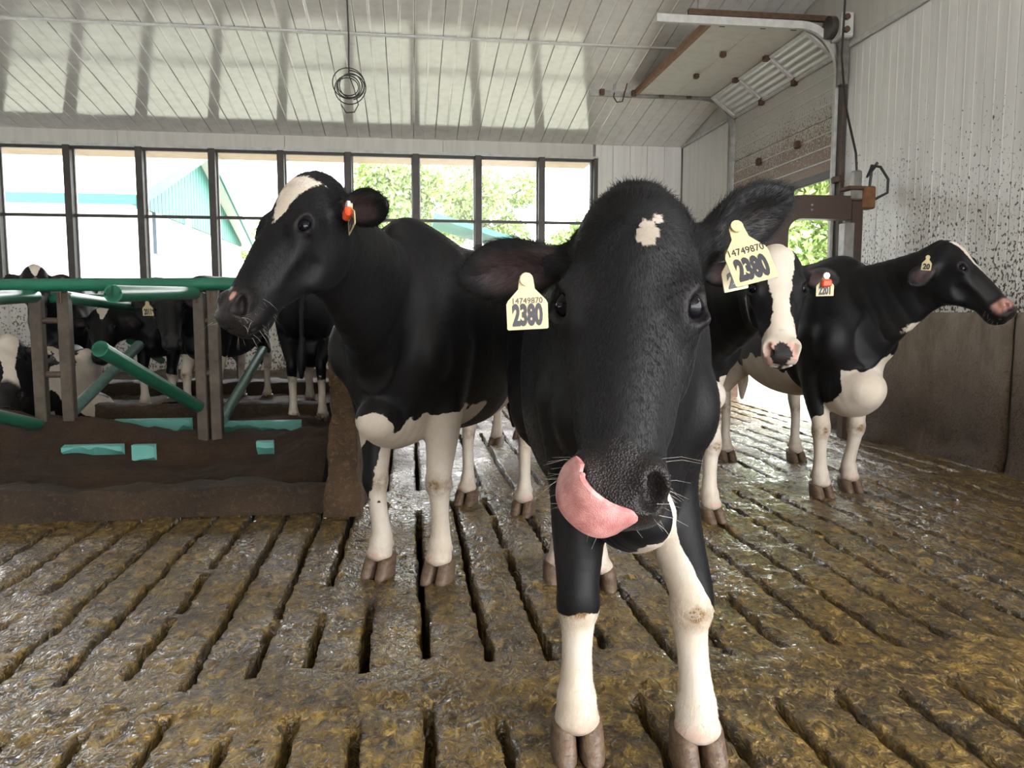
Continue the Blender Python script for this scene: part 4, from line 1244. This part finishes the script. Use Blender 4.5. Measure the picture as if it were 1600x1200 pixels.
cow4.build(coat4)
# ------------------------------------------------------------------ free stalls on the left
M['green'] = plain('green_stall_pipe', (.020, .150, .088), .32, 0, .18, 9)
M['green_worn'] = plain('worn_grey_green_pipe', (.11, .20, .17), .35, .2, .35, 14)
M['teal_board'] = plain('teal_bed_board', (.14, .42, .36), .5, 0, .15, 9)
M['stall_post'] = plain('soiled_galvanised_post', (.115, .092, .07), .55, .35, .4, 12, .15)
BED = .18
def height_mesh(name, x0, x1, y0, y1, nx, ny, fz, mat, parent=None):
    Y, X = np.meshgrid(np.linspace(y0, y1, ny), np.linspace(x0, x1, nx), indexing='ij')
    P = np.stack([X.ravel(), Y.ravel(), np.zeros(X.size)], 1)
    P[:, 2] = fz(P)
    i = np.arange(X.size).reshape(ny, nx)
    q = np.stack([i[:-1, :-1], i[:-1, 1:], i[1:, 1:], i[1:, :-1]], -1).reshape(-1, 4)
    return mesh_np(name, P, q, mat, parent)
# front curb crusted with muck
def curb(name, x0, x1, y0, y1, h, mat, label, seed=0., amp=.035, nx=160):
    xs = np.linspace(x0, x1, nx)
    prof = [(y0-.03, 0), (y0-.012, h*.35), (y0, h*.8), (y0+.02, h*.97), (y0+.06, h), ((y0+y1)/2, h), (y1-.02, h), (y1, h*.9), (y1, 0)]
    V = np.array([(x, y, z) for x in xs for y, z in prof])
    d = fbm(V, 6.0, 4, seed)[:, None]*amp*np.array([[0, 1, .6]])
    d[:, 2] *= (V[:, 2] > .01)
    V = V + d
    n = len(prof); i = np.arange(len(V)).reshape(nx, n)
    q = np.stack([i[:-1, :-1], i[1:, :-1], i[1:, 1:], i[:-1, 1:]], -1).reshape(-1, 4)
    o = mesh_np(name, V, q, mat)
    return tag(o, label, 'curb')
curb('stall_curb', XL, -.43, 4.26, 4.48, .15, M['crust'], 'muck crusted curb along the front edge of the stalls')
curb('stall_curb', XL, -.47, 6.72, 6.90, .33, M['crust'], 'dark curb behind the teal boards, under the middle row of cows', 3.)
curb('stall_curb', XL, -.47, 8.55, 8.80, .36, M['crust'], 'second dark curb further back, close to the splashed wall', 6.)
# bedding
def bed1(P):
    x, y = P[:, 0], P[:, 1]
    z = .10 + .10*sstep(4.5, 5.3, y) + .05*fbm(P, 2.0, 4) + .016*fbm(P, 11., 3) - .03*np.exp(-((y-5.15)/.12)**2)
    z += .15*np.exp(-((x+2.15)/.42)**2 - ((y-5.45)/.42)**2) + .13*np.exp(-((x+.75)/.30)**2 - ((y-5.1)/.45)**2)*0.4
    z += .12*sstep(-.95, -.5, x)*sstep(4.5, 4.9, y)*sstep(5.8, 5.0, y)
    z += .03*np.sin(y*6.0)*sstep(4.6, 5., y)
    return z + .22*np.exp(-((x+2.9)/.5)**2-((y-5.6)/.5)**2)
o = height_mesh('bedding', XL+.05, -.52, 4.44, 6.70, 220, 90, bed1, M['bedding']); tag(o, 'dark brown compost bedding heaped in the front stalls', 'bedding', kind='stuff')
def bed2(P):
    return .20 + .025*fbm(P, 3.5, 4, 9.) + .02*np.abs(fbm(P, 14., 3, 2.)) + .16*np.exp(-((P[:, 0]+2.0)/.35)**2 - ((P[:, 1]-7.05)/.25)**2)
o = height_mesh('trodden_bedding', XL, -.52, 6.91, 8.54, 240, 60, bed2, M['straw_bed']); tag(o, 'pale trodden bedding where the back row of cows stands', 'bedding', kind='stuff')
o = height_mesh('trodden_bedding', XL, -.52, 8.81, YF-.02, 160, 50, lambda P: .24 + .03*fbm(P, 3., 4, 4.) + .05*sstep(10.5, YF, P[:, 1]), M['straw_bed']); tag(o, 'pale bedding strip at the foot of the splashed back wall', 'bedding', kind='stuff')
# teal boards half buried in the bedding
def teal(x0, x1, y, z0, z1, label, seed):
    n = 60; xs = np.linspace(x0, x1, n); V = []
    for x in xs:
        r = .05*fbm(np.array([[x*3+seed, y, 0]]), 2.5, 3)[0]; r2 = -max(0, .03*fbm(np.array([[x*4+seed, y, 3]]), 2.5, 2)[0])
        V += [(x, y, min(z0+.045+r, z1+r2-.002)), (x, y, z1+r2), (x, y+.05, z1), (x, y+.05, z0)]
    i = np.arange(4*n).reshape(n, 4)
    q = np.vstack([np.stack([i[:-1, k], i[1:, k], i[1:, (k+1) % 4], i[:-1, (k+1) % 4]], -1) for k in range(4)])
    o = mesh_np('bed_board', V, q, M['teal_board'], None, False); tag(o, label, 'board')
def teal_px(xa, xb, yt, yb, Y, label, seed):
    a, b = at_y(xa, yt, Y), at_y(xb, yt, Y); c = at_y(xa, yb, Y)
    teal(a[0], b[0], Y, c[2]-.05, a[2], label, seed)
teal_px(178, 298, 656, 672, 6.05, 'long teal bed board showing above the bedding, by the first stall post', 1.)
teal_px(345, 470, 659, 672, 6.05, 'teal bed board above the bedding between post and wall end', 5.)
teal_px(95, 190, 697, 702, 5.02, 'thin teal board edge nearly buried in the front bedding', 9.)
teal_px(205, 240, 696, 710, 5.0, 'small teal board patch showing in the middle of the front bedding', 2.)
teal_px(400, 426, 690, 700, 5.0, 'small teal board patch in the bedding right of the stall posts', 4.)
# end wall of the stalls
nz, nyy = 40, 90
def wall_skin(x_of, amp):
    pass
xs0, xs1, yw0, yw1, hw = -.445, -.30, 4.24, 9.0, .93
prof = []
for (xa, ya, xb, yb, n_) in ((xs0, yw1, xs0, yw0, 70), (xs0, yw0, xs1, yw0, 10), (xs1, yw0, xs1, yw1, 70)):
    for k in range(n_): t = k/n_; prof.append((xa+(xb-xa)*t, ya+(yb-ya)*t))
prof.append((xs1, yw1))
prof = np.array(prof); zz = np.linspace(0, hw, 36)
V = np.array([(p[0], p[1], z) for z in zz for p in prof] + [((xs0+xs1)/2, p[1], hw+.005) for p in prof])
nn_ = fbm(V, 5.0, 4, 3.)*.022 + fbm(V, 22., 3, 1.)*.006
c_ = np.array([(xs0+xs1)/2, 0, 0]); dirx = np.sign(V[:, 0]-c_[0])
V[:, 0] += dirx*(nn_ + .025*sstep(.25, 0, V[:, 2])); V[:, 1] -= np.where(V[:, 1] < 4.3, nn_ + .08*sstep(.3, 0, V[:, 2]), 0)
i = np.arange(len(V)).reshape(37, len(prof))
q = np.stack([i[:-1, :-1], i[:-1, 1:], i[1:, 1:], i[1:, :-1]], -1).reshape(-1, 4)
o = mesh_np('stall_end_wall', V, q, M['pillar_crust']); tag(o, 'low concrete end wall of the stalls, crusted brown with splashes', 'wall')

# long green rail and the two post ladders with their flexible dividers
rail = MB().tube([(XL, 5.35, 1.268), (-2.6, 5.35, 1.272), (-.43, 5.35, 1.298)], .042, 14).build('stall_rail', M['green'], None, True)
tag(rail, 'long green top rail running across the stall posts', 'rail')
rail2 = MB().tube([(XL, 7.1, 1.20), (-2.4, 7.1, 1.22), (-1.0, 7.1, 1.2)], .04, 12).build('stall_rail', M['green'], None, True)
tag(rail2, 'second green rail behind the first, partly hidden by the posts', 'rail')
def ladder(xa, xb, y, ztop, label):
    t = empty('stall_post_pair', (xa, y, BED)); tag(t, label, 'post')
    w = .036
    for x, dz in ((xa, 0), (xb, .02)):
        b = MB().box((x-xa-w, -w, -.12), (x-xa+w, w, ztop+dz-BED), .006); b.build('post', M['stall_post'], t)
    for zz in (1.045, .69):
        MB().tube([(0, 0, zz-BED), (xb-xa, 0, zz-BED)], .022, 10).build('rung', M['stall_post'], t, True)
    for x in (0, xb-xa):
        MB().tube([(x, -.055, 1.16-BED), (x, -.055, 1.31-BED), (x, .0, 1.325-BED), (x, .055, 1.31-BED), (x, .055, 1.16-BED)], .007, 6).build('wire_clamp', M['rust_metal'], t, True)
    return t
ladder(-2.42, -2.25, 5.42, 1.21, 'pair of rusty stall posts with two rungs beside the lying cow')
ladder(-1.40, -1.31, 5.42, 1.235, 'pair of rusty stall posts nearest the left cow, with two rungs')
def pipe(name, a, b, r, mat, label, hollow_end=True):
    a, b = Vector(a), Vector(b); d = (b-a).normalized()
    t = empty(name, a); tag(t, label, 'pipe')
    MB().tube([(0, 0, 0), tuple(b-a)], r, 16).build('pipe', mat, t, True)
    e = b-a
    MB().tube([tuple(e-d*.005), tuple(e+d*.012), tuple(e+d*.012), tuple(e+d*.004)], [r*1.06, r*1.06, r*.86, r*.84], 16).build('end_cap', mat, t, True)
    return t
pipe('divider_pipe', (-1.40, 5.30, 1.225), at_y(178, 459, 3.95), .041, M['green'], 'thick green divider pipe at rail height pointing towards us')
pipe('divider_pipe', (-1.42, 5.36, .47), at_y(158, 546, 4.2), .041, M['green'], 'thick green divider pipe slanting up towards us with open round end')
pipe('divider_pipe', (-1.29, 5.46, .36), at_y(410, 548, 7.0), .038, M['green_worn'], 'worn grey green pipe slanting up away from the nearer posts')
pipe('divider_pipe', (-2.27, 5.46, .42), at_y(216, 540, 6.8), .040, M['green_worn'], 'worn grey green pipe slanting up away from the farther posts')
pipe('divider_pipe', (-2.25, 5.42, 1.20), at_y(205, 479, 7.0), .042, M['green'], 'green divider pipe at rail height running away from the farther posts')
pipe('divider_pipe', (-2.42, 5.40, 1.205), at_y(-60, 468, 4.1), .041, M['green'], 'green divider pipe at rail height cut by the left edge')
pipe('divider_pipe', (-2.43, 5.38, .36), at_y(-70, 636, 4.4), .041, M['green'], 'green divider pipe low at the left edge by the bedding')
pipe('divider_pipe', at_y(252, 563, 8.6), at_y(205, 532, 7.7), .04, M['green'], 'short green pipe end further back, left of the black faced cow')
pipe('divider_pipe', at_y(375, 562, 8.6), at_y(346, 536, 7.9), .04, M['green'], 'short green pipe end further back, right of the near posts')
for px_, lb in ((374, 'slim dark post against the splashed back wall, right of the near posts'), (-60, 'slim dark post against the back wall at the left edge')):
    q = at_y(px_, 560, 9.0)
    o = MB().box((q[0]-.03, 8.97, -.02), (q[0]+.03, 9.03, 1.2), .005).build('slim_post', M['post_paint']); tag(o, lb, 'post')

# ------------------------------------------------------------------ cows in the stalls
def simple_coat(legs=.45, star=None, spots=(), face=None, belly=None):
    def f(s, c, a):
        w = a['white']; n = .07*c['n1']
        for i in range(len(s.H)): w = np.maximum(w, leg_white(c, s.H, i, legs) + n)
        if belly: w = np.maximum(w, (belly - c['z']) + n)
        if star: w = np.maximum(w, np.where(c['head'] & (c['v'] > -.09), np.minimum((c['t']-star[0]+star[2])*.5, star[3]*1.15*(1-(c['t']-star[0]+star[2])/(2.3*star[2])) - np.abs(c['u'])), -1) + .008*c['n2'])
        if face:
            half = np.interp(c['t'], [-.1, .1, .35, .6, .85, 1], face)
            w = np.maximum(w, np.where(c['head'] & (c['v'] > -.19), half-np.abs(c['u']), -1))
        for P0, r in spots: w = np.maximum(w, patch(c, P0, r) + .06*c['n1'])
        a['white'] = w
    return f
def head_on(px, py, depth, yaw=0):
    d = ray(px, py); v = np.array([-d[0], -d[1]]); v /= np.linalg.norm(v)
    c_, s_ = math.cos(math.radians(yaw)), math.sin(math.radians(yaw))
    return at(px, py, depth), (v[0]*c_-v[1]*s_, v[0]*s_+v[1]*c_)
ER = lambda dz=-.05: ((_rt*.97 + np.array([0, 0, dz]) + FWH*.15, -FWH*.9 - np.array([0, 0, .3])), (-_rt*.97 + np.array([0, 0, dz]) + FWH*.15, -FWH*.9 - np.array([0, 0, .3])))
RB = .018
p, h = head_on(54, 412, 6.5)
c = Cow('black cow with white star looking over the green rail at far left', (-3.18, 7.55), (-3.5, 8.72), [(-3.05, 7.5), (-3.31, 7.55), (-3.35, 8.67), (-3.65, 8.67)], p, h, 58, hs=.96, bs=.87, res=RB, lift=.15, ear_face=ER(-.08), crest=-.03)
c.build(simple_coat(.4, (.12, 0, .13, .05)))
p, h = head_on(160, 478, 6.75, -8)
c = Cow('black cow with heart shaped star, head lowered behind the slanting pipes', (-2.33, 7.55), (-2.34, 8.7), [(-2.19, 7.40), (-2.46, 7.5), (-2.18, 8.65), (-2.52, 8.65)], p, h, 60, hs=1.0, bs=.86, res=RB, lift=.18, ear_face=ER(-.15), neck_drop=.15, crest=-.03)
c.build(simple_coat(.42, (.15, 0, .12, .045)))
p, h = head_on(262, 442, 6.1, 6)
c = Cow('black faced cow standing in the stalls with white foreleg and ear tag', (-1.80, 7.1), (-1.62, 8.25), [(-1.70, 7.05), (-1.98, 7.12), (-1.48, 8.2), (-1.75, 8.25)], p, h, 70, hs=1.02, bs=.86, res=RB, lift=.18, ear_face=ER(-.30), neck_drop=.15, crest=-.03)
c.build(simple_coat(.62)); cow_tag = c
c = Cow('black cow standing beyond the left cow, only dark belly and white legs showing', (-.86, 7.75), (-.84, 6.50), [(-.98, 7.72), (-.74, 7.75), (-.955, 6.46), (-.725, 6.48)], (-.90, 8.4, 1.35), (0, 1), 35, hs=.98, bs=.93, res=RB, lift=.17, udder=True)
c.build(simple_coat(.42))
# lying cow
p, h = head_on(12, 522, 5.75, -4)
c = Cow('cow with broad white face lying in the bedding at the left edge', (-3.05, 6.10), (-2.95, 6.88), [], p, h, 62, hs=1.0, bs=.85, res=RB, lift=-.42, ear_face=ER(-.1), tail=False)
for sx in (-1, 1):
    c.F.ell(c.LP(-1.0, .30*sx, .78), (.30, .13, .18), (c.fwd, c.left, np.array([0, 0, 1.])), .06)
    c.F.ell(c.LP(.05, .22*sx, .72), (.22, .09, .09), (c.fwd, c.left, np.array([0, 0, 1.])), .05)
c.build(simple_coat(.3, None, [(at(125, 585, 6.4), (.05, .5, .22)), (at(165, 628, 6.6), (.3, .5, .08)), (at(70, 556, 6.2), (.2, .2, .05))], (.06, .07, .055, .05, .075, .075)))
# cows deeper in the alley, seen as legs between the others
c = Cow('cow far back in the alley, one dark hoof showing behind the left cow', (.62, 6.35), (1.3, 7.5), [(.70, 6.28), (.95, 6.6), (1.3, 7.5), (1.5, 7.6)], (.9, 5.9, 1.2), (.2, -1), 45, hs=.95, bs=.90, res=RB)
c.build(simple_coat(.6))
c = Cow('cow far back near the overhead door, tail and hoof showing below the white-faced head', (3.55, 10.2), (3.5, 9.0), [(3.7, 10.1), (3.35, 10.15), (3.75, 8.9), (3.42, 8.95)], (3.55, 10.75, 1.35), (0, 1), 40, hs=.9, bs=.90, res=RB)
c.build(simple_coat(.2, belly=.3))
# ------------------------------------------------------------------ tongue and ear tags of the licking cow
def ribbon(name, pts, nrms, hw, ht, mat, parent, base, n=14):
    """flattened tapering band along a curve; hw, ht half width / thickness per point"""
    T = spline([list(p)+list(q)+[a, b] for p, q, a, b in zip(pts, nrms, hw, ht)], 6)
    V = []
    for i in range(len(T)):
        p = T[i, :3]; d = nrm(T[min(i+1, len(T)-1), :3]-T[max(i-1, 0), :3]); nn = nrm(T[i, 3:6]-d*np.dot(T[i, 3:6], d)); w = np.cross(d, nn)
        for k in range(n):
            a = 2*math.pi*k/n
            sx, sy = math.cos(a), math.sin(a)
            grove = -.25*math.exp(-(sx/.25)**2) if sy > 0 else 0
            V.append(p + w*T[i, 6]*math.copysign(abs(sx)**.8, sx) + nn*T[i, 7]*(math.copysign(abs(sy)**.8, sy)+grove))
    m = len(T); i = np.arange(m*n).reshape(m, n)
    q = np.stack([i[:-1], np.roll(i[:-1], -1, 1), np.roll(i[1:], -1, 1), i[1:]], -1).reshape(-1, 4)
    V = np.array(V+[T[0, :3], T[-1, :3]])
    caps = np.array([(i[0, k], i[0, (k+1) % n], m*n, m*n) for k in range(n)])
    F_ = [tuple(x) for x in q] + [(i[0, (k+1) % n], i[0, k], m*n) for k in range(n)] + [(i[-1, k], i[-1, (k+1) % n], m*n+1) for k in range(n)]
    b = MB(); b.v = [tuple(map(float, p-base)) for p in V]; b.f = [tuple(int(j) for j in f) for f in F_]
    return b.build(name, mat, parent, True)
HP, A_c, U_c, V_c = cow1.HP, cow1.A, cow1.U, cow1.V
tp = [HP(.955, .020, -.070), HP(.985, .014, -.024), HP(.990, -.014, .006), HP(.962, -.042, .016), HP(.920, -.060, .012), HP(.875, -.061, .003), HP(.838, -.050, .008)]
tn_ = [V_c+A_c*.4, V_c*.9+A_c*.8, V_c*1.0+A_c*.5-U_c*.15, V_c*.9-U_c*.6+A_c*.3, V_c*.75-U_c*.8, V_c*.75-U_c*.8-A_c*.2, V_c*.8-U_c*.6-A_c*.5]
ribbon('tongue', tp, tn_, [.022, .026, .032, .036, .036, .032, .014], [.011, .012, .012, .011, .010, .008, .005], M['tongue'], cow1.root, cow1.base)

def tag_at(cow, px, py, depth, ex, ey, *a, **k):
    return ear_tag(cow.root, at(px, py, depth)-cow.base, ex, ey, *a, **k)
Z = np.array([0, 0, 1.])
tag_at(cow1, 822, 436, 1.21, _rt + Z*.05 + FWH*.10, Z - FWH*.08, '2380', '14749870', w=.066, h=.078)
tag_at(cow1, 1150, 356, 1.275, _rt*1.0 + Z*.25 + FWH*.1, Z - _rt*.25 + FWH*.42, '2380', '14749870', w=.074, h=.100, bigf=.50)
tag_at(cow1, 1141, 398, 1.30, _rt*1.0 + Z*.20 + FWH*.4, Z - _rt*.2, '22', None, w=.05, h=.06)
tag_at(cow2, 548, 323, 2.20, _rt*.45 - FWH*.8 + Z*.45, Z + _rt*.10, '2206', None, w=.066, h=.075, clip='tag_orange')
tag_at(cow3, 1290, 432, 3.05, _rt + Z*.03, Z - FWH*.1, '2201', None, w=.070, h=.076, clip='tag_orange')
tag_at(cow4, 1450, 402, 3.92, _rt*.8 - FWH*.5 - Z*.1, Z*1.0 + _rt*.1, '20', None, w=.045, h=.065)
tag_at(cow_tag, 230, 472, 6.02, _rt, Z - FWH*.1, '2011', None, w=.085, h=.105)

# ------------------------------------------------------------------ swinging cow brush on its post by the door
br = empty('cow_brush', (3.79, 6.25, 0)); tag(br, 'brown swinging cow brush arm on a post beside the overhead door', 'brush')
MB().box((-.055, -.05, 0), (.055, .05, 2.05), .008).build('post', M['brown_paint'], br)
MB().box((-.12, -.07, 1.50), (-.03, .03, 1.86), .006).build('hinge_plate', M['grey_metal'], br)
arm = MB(); pts = [(-.06, 0, 1.985), (-.50, 0, 1.985)]
for k in range(1, 9):
    t = k/8*math.pi/2; pts.append((-.50-.22*math.sin(t), 0, 1.985-.22*(1-math.cos(t))))
pts.append((-.72, 0, 1.50))
V = []; fw_ = .098
for i, p_ in enumerate(pts):
    p_ = Vector(p_); d = (Vector(pts[min(i+1, len(pts)-1)])-Vector(pts[max(i-1, 0)])).normalized(); nn = Vector((-d.z, 0, d.x))
    for a, b_ in ((-fw_, -.06), (fw_, -.06), (fw_, .06), (-fw_, .06)): V.append(tuple(p_ + nn*a + Vector((0, b_, 0))))
m_ = len(pts)
arm.add(V, [(i*4+k, i*4+(k+1) % 4, (i+1)*4+(k+1) % 4, (i+1)*4+k) for i in range(m_-1) for k in range(4)] + [(3, 2, 1, 0), tuple((m_-1)*4+k for k in range(4))])
arm.build('arm', M['brown_paint'], br)
for dx, dz in ((-.42, 2.0), (-.42, 1.96)): MB().tube([(dx, -.058, dz), (dx, -.066, dz)], .010, 8).build('bolt', M['grey_metal'], br, True)
bb = MB().tube([(-.72, 0, 1.52), (-.72, 0, .75)], .07, 16).build('brush_core', M['brown_paint'], br, True)
R3 = np.random.RandomState(3); V = []; Q = []
for k in range(2600):
    a = R3.rand()*6.283; z = .78+.68*R3.rand(); u_ = np.array([math.cos(a), math.sin(a), .25*(R3.rand()-.5)]); w_ = np.array([-u_[1], u_[0], 0])*.004
    o_ = np.array([-.72, 0, z]); b0 = len(V)
    V += [o_+u_*.06-w_, o_+u_*.06+w_, o_+u_*.19+w_*.5, o_+u_*.19-w_*.5]; Q.append((b0, b0+1, b0+2, b0+3))
o = mesh_np('bristles', V, Q, plain('blue_grey_bristle', (.03, .03, .035), .6), br, False); o['kind'] = 'stuff'
MB().box((-.075, -.07, 2.05), (.035, .05, 2.14), .012).box((-.035, -.05, 2.14), (.035, .04, 2.30), .012).build('gear_housing', M['grey_metal'], br)
MB().box((-.11, -.08, 2.13), (.04, .06, 2.165), .01).build('cap_plate', M['rust_metal'], br)
MB().box((.04, -.06, 1.98), (.16, .06, 2.17), .012).build('motor_box', plain('rusty_orange_box', (.20, .085, .025), .6, .1, .4, 18, .2), br)
MB().tube([(.10, -.05, 2.16), (.10, -.07, 2.30), (.145, -.08, 2.36), (.13, -.08, 2.33), (.05, -.09, 2.24), (.08, -.1, 2.33), (.16, -.1, 2.32), (.235, -.1, 2.22), (.24, -.09, 2.11), (.16, -.03, 2.06)], .012, 8).build('cable_loop', M['black_rubber'], br, True)
fc = MB().tube([(3.79, 6.24, 2.305), (3.79, 6.26, 2.45), (3.82, 6.50, 2.9), (3.88, 6.70, 3.4), (3.91, 6.72, 4.05), (3.91, 6.72, ceil_z(6.72)-.01)], .010, 8).build('feed_cable', M['black_rubber'], None, True); tag(fc, 'black cable running from the ceiling down to the cow brush motor', 'cable')

# ------------------------------------------------------------------ coil of cable hanging from the ceiling
p0 = at_y(545, 112, 5.0)
ch = empty('cable_coil', p0); tag(ch, 'black cable hanging from the ceiling with its end coiled', 'cable')
MB().tube([(0, 0, -.02), (.004, 0, .2), (-.004, 0, .5), (-.006, 0, ceil_z(5.0)-p0[2]-.006)], .005, 8).build('drop_cable', M['black_rubber'], ch, True)
pts = []
for k in range(150):
    a = k/150*6.283*5.5; r = .080+.022*math.sin(a*.37+1)
    pts.append((r*math.sin(a), .02*math.sin(a*.21), -.085 - r*math.cos(a)*-1*(.95+.1*math.sin(a*.17)) - .012*math.sin(a*.3)))
MB().tube(pts, .0036, 6).build('coil', M['black_rubber'], ch, True)
MB().tube([(0, 0, -.02), (.03, -.01, -.10), (.055, -.01, -.20), (.03, -.01, -.245), (-.02, -.01, -.25), (-.05, 0, -.2)], .0036, 6).build('loose_end', M['black_rubber'], ch, True)
# small hook hanging from the far door track
p0 = at_y(970, 152, 9.38)
hk = empty('wire_hook', p0); tag(hk, 'bent wire hook hanging on the far end of the door track', 'hook')
MB().tube([(.12, 0, .32), (.06, 0, .1), (.02, 0, -.05), (-.05, 0, -.06), (-.09, 0, 0), (-.08, 0, .05)], .008, 6).build('hook', M['rust_metal'], hk, True)
# ------------------------------------------------------------------ fur of the two near cows
def cow_fur(c, n_head, n_poll, n_body, n_ear, seed, rad=.00022):
    A_, U_, V_ = c.A, c.U, c.V
    def headm(P): t, u, v = c.head(P); return t, u, v, (t > -.12) & (t < .80) & (np.min([np.linalg.norm(P-e[1], axis=1) for e in c.eyep], 0) > .033) & (np.abs(u) < .16) & (v > -.24) & (v < .08)
    isw = lambda Q: c.attr['white'][Q].mean(1) > 0
    facing = lambda P: 1.0
    def flow_head(P):
        t, u, v = c.head(P)
        k = np.clip((t-.16)/.1, -1, 1)[:, None]
        return A_*np.where(k > 0, k, k*1.0) + U_*(np.clip(u/.06, -1, 1)*(.9-.5*np.clip(t, 0, 1)))[:, None] - V_*.3*(t < .1)[:, None]
    ln = lambda P: .0048 + .008*np.exp(-((c.head(P)[0]+.0)/.10)**2)
    earw = lambda P: np.max([np.where((np.linalg.norm(P-(b+d*.5*L), axis=1) < .55*L), 1., 0) for b, d, nn, w, L in c.ears], 0)
    inner = lambda Q: c.attr['inner'][Q].mean(1)
    fur(c, lambda P, Q: (headm(P)[3] & (earw(P) < .5) & ~isw(Q))*1., n_head, ln, flow_head, M['fur_black'], 'fur', .16, seed, rad, .12)
    fur(c, lambda P, Q: (headm(P)[3] & (earw(P) < .5) & isw(Q))*1., max(200, n_head//14), ln, flow_head, M['fur_white'], 'white_fur', .30, seed+1, rad)
    fur(c, lambda P, Q: (headm(P)[3] & (c.head(P)[0] < .07) & ~isw(Q))*1., n_poll, lambda P: np.full(len(P), .015), flow_head, M['fur_black'], 'poll_fur', .40, seed+2, rad*1.2, .5)
    def flow_ear(P):
        best = np.zeros((len(P), 3)); bd = np.full(len(P), 9.)
        for b, d, nn, w, L in c.ears:
            q = P-(b+d*.5*L); r = np.linalg.norm(q, axis=1); m = r < bd
            side = np.sign((P-b)@w)[:, None]
            best[m] = (d*.9 + w*side*.35)[m]; bd[m] = r[m]
        return best
    fur(c, lambda P, Q: (earw(P) > .5)*np.where(inner(Q) > .3, .35, 1.), n_ear, lambda P: np.full(len(P), .015), flow_ear, M['fur_black'], 'ear_fur', .4, seed+3, rad)
    def flow_body(P): return -c.fwd*.35 + np.array([0, 0, -1.])*np.ones((len(P), 1))
    hx = lambda P: c.local(P)[0] > -.45
    fur(c, lambda P, Q: (~headm(P)[3] & (earw(P) < .5) & hx(P) & ~isw(Q) & (c.head(P)[0] < .8))*1., n_body, lambda P: np.full(len(P), .007), flow_body, M['fur_black'], 'body_fur', .22, seed+4, rad)
    fur(c, lambda P, Q: (~headm(P)[3] & hx(P) & isw(Q) & (c.local(P)[2] > .10))*1., n_body//4, lambda P: np.full(len(P), .008), flow_body, M['fur_white'], 'body_fur', .2, seed+5, rad)
cow_fur(cow1, 60000, 7000, 30000, 12000, 1)
cow_fur(cow2, 26000, 3000, 22000, 5000, 11, .00032)
# whiskers
def whiskers(c, n, seed, mat):
    R = np.random.RandomState(seed); b = MB()
    for k in range(n):
        sd = R.choice([-1, 1]); t = R.uniform(.80, .99); low = R.rand() < .6
        p = c.HP(t, sd*R.uniform(.035, .066) if not low else sd*R.uniform(0, .055), R.uniform(-.07, -.03) if not low else R.uniform(-.11, -.09)) 
        d = nrm(c.U*sd*(.9 if not low else .4) + c.A*R.uniform(-.1, .5) + c.V*R.uniform(-.2, .5) - (c.V*.8 if low else 0) + R.randn(3)*.25)
        L = R.uniform(.03, .065)*c.hs; g = np.array([0, 0, -1.])
        b.tube([p-c.base, p+d*L*.5-c.base, p+d*L+g*L*.15-c.base], [.00042, .0003, .0001], 4)
    o = b.build('whiskers', mat, c.root, True); o['kind'] = 'stuff'
whiskers(cow1, 70, 4, M['pale_hair']); whiskers(cow2, 50, 5, M['pale_hair']); whiskers(cow4, 26, 6, M['pale_hair'])
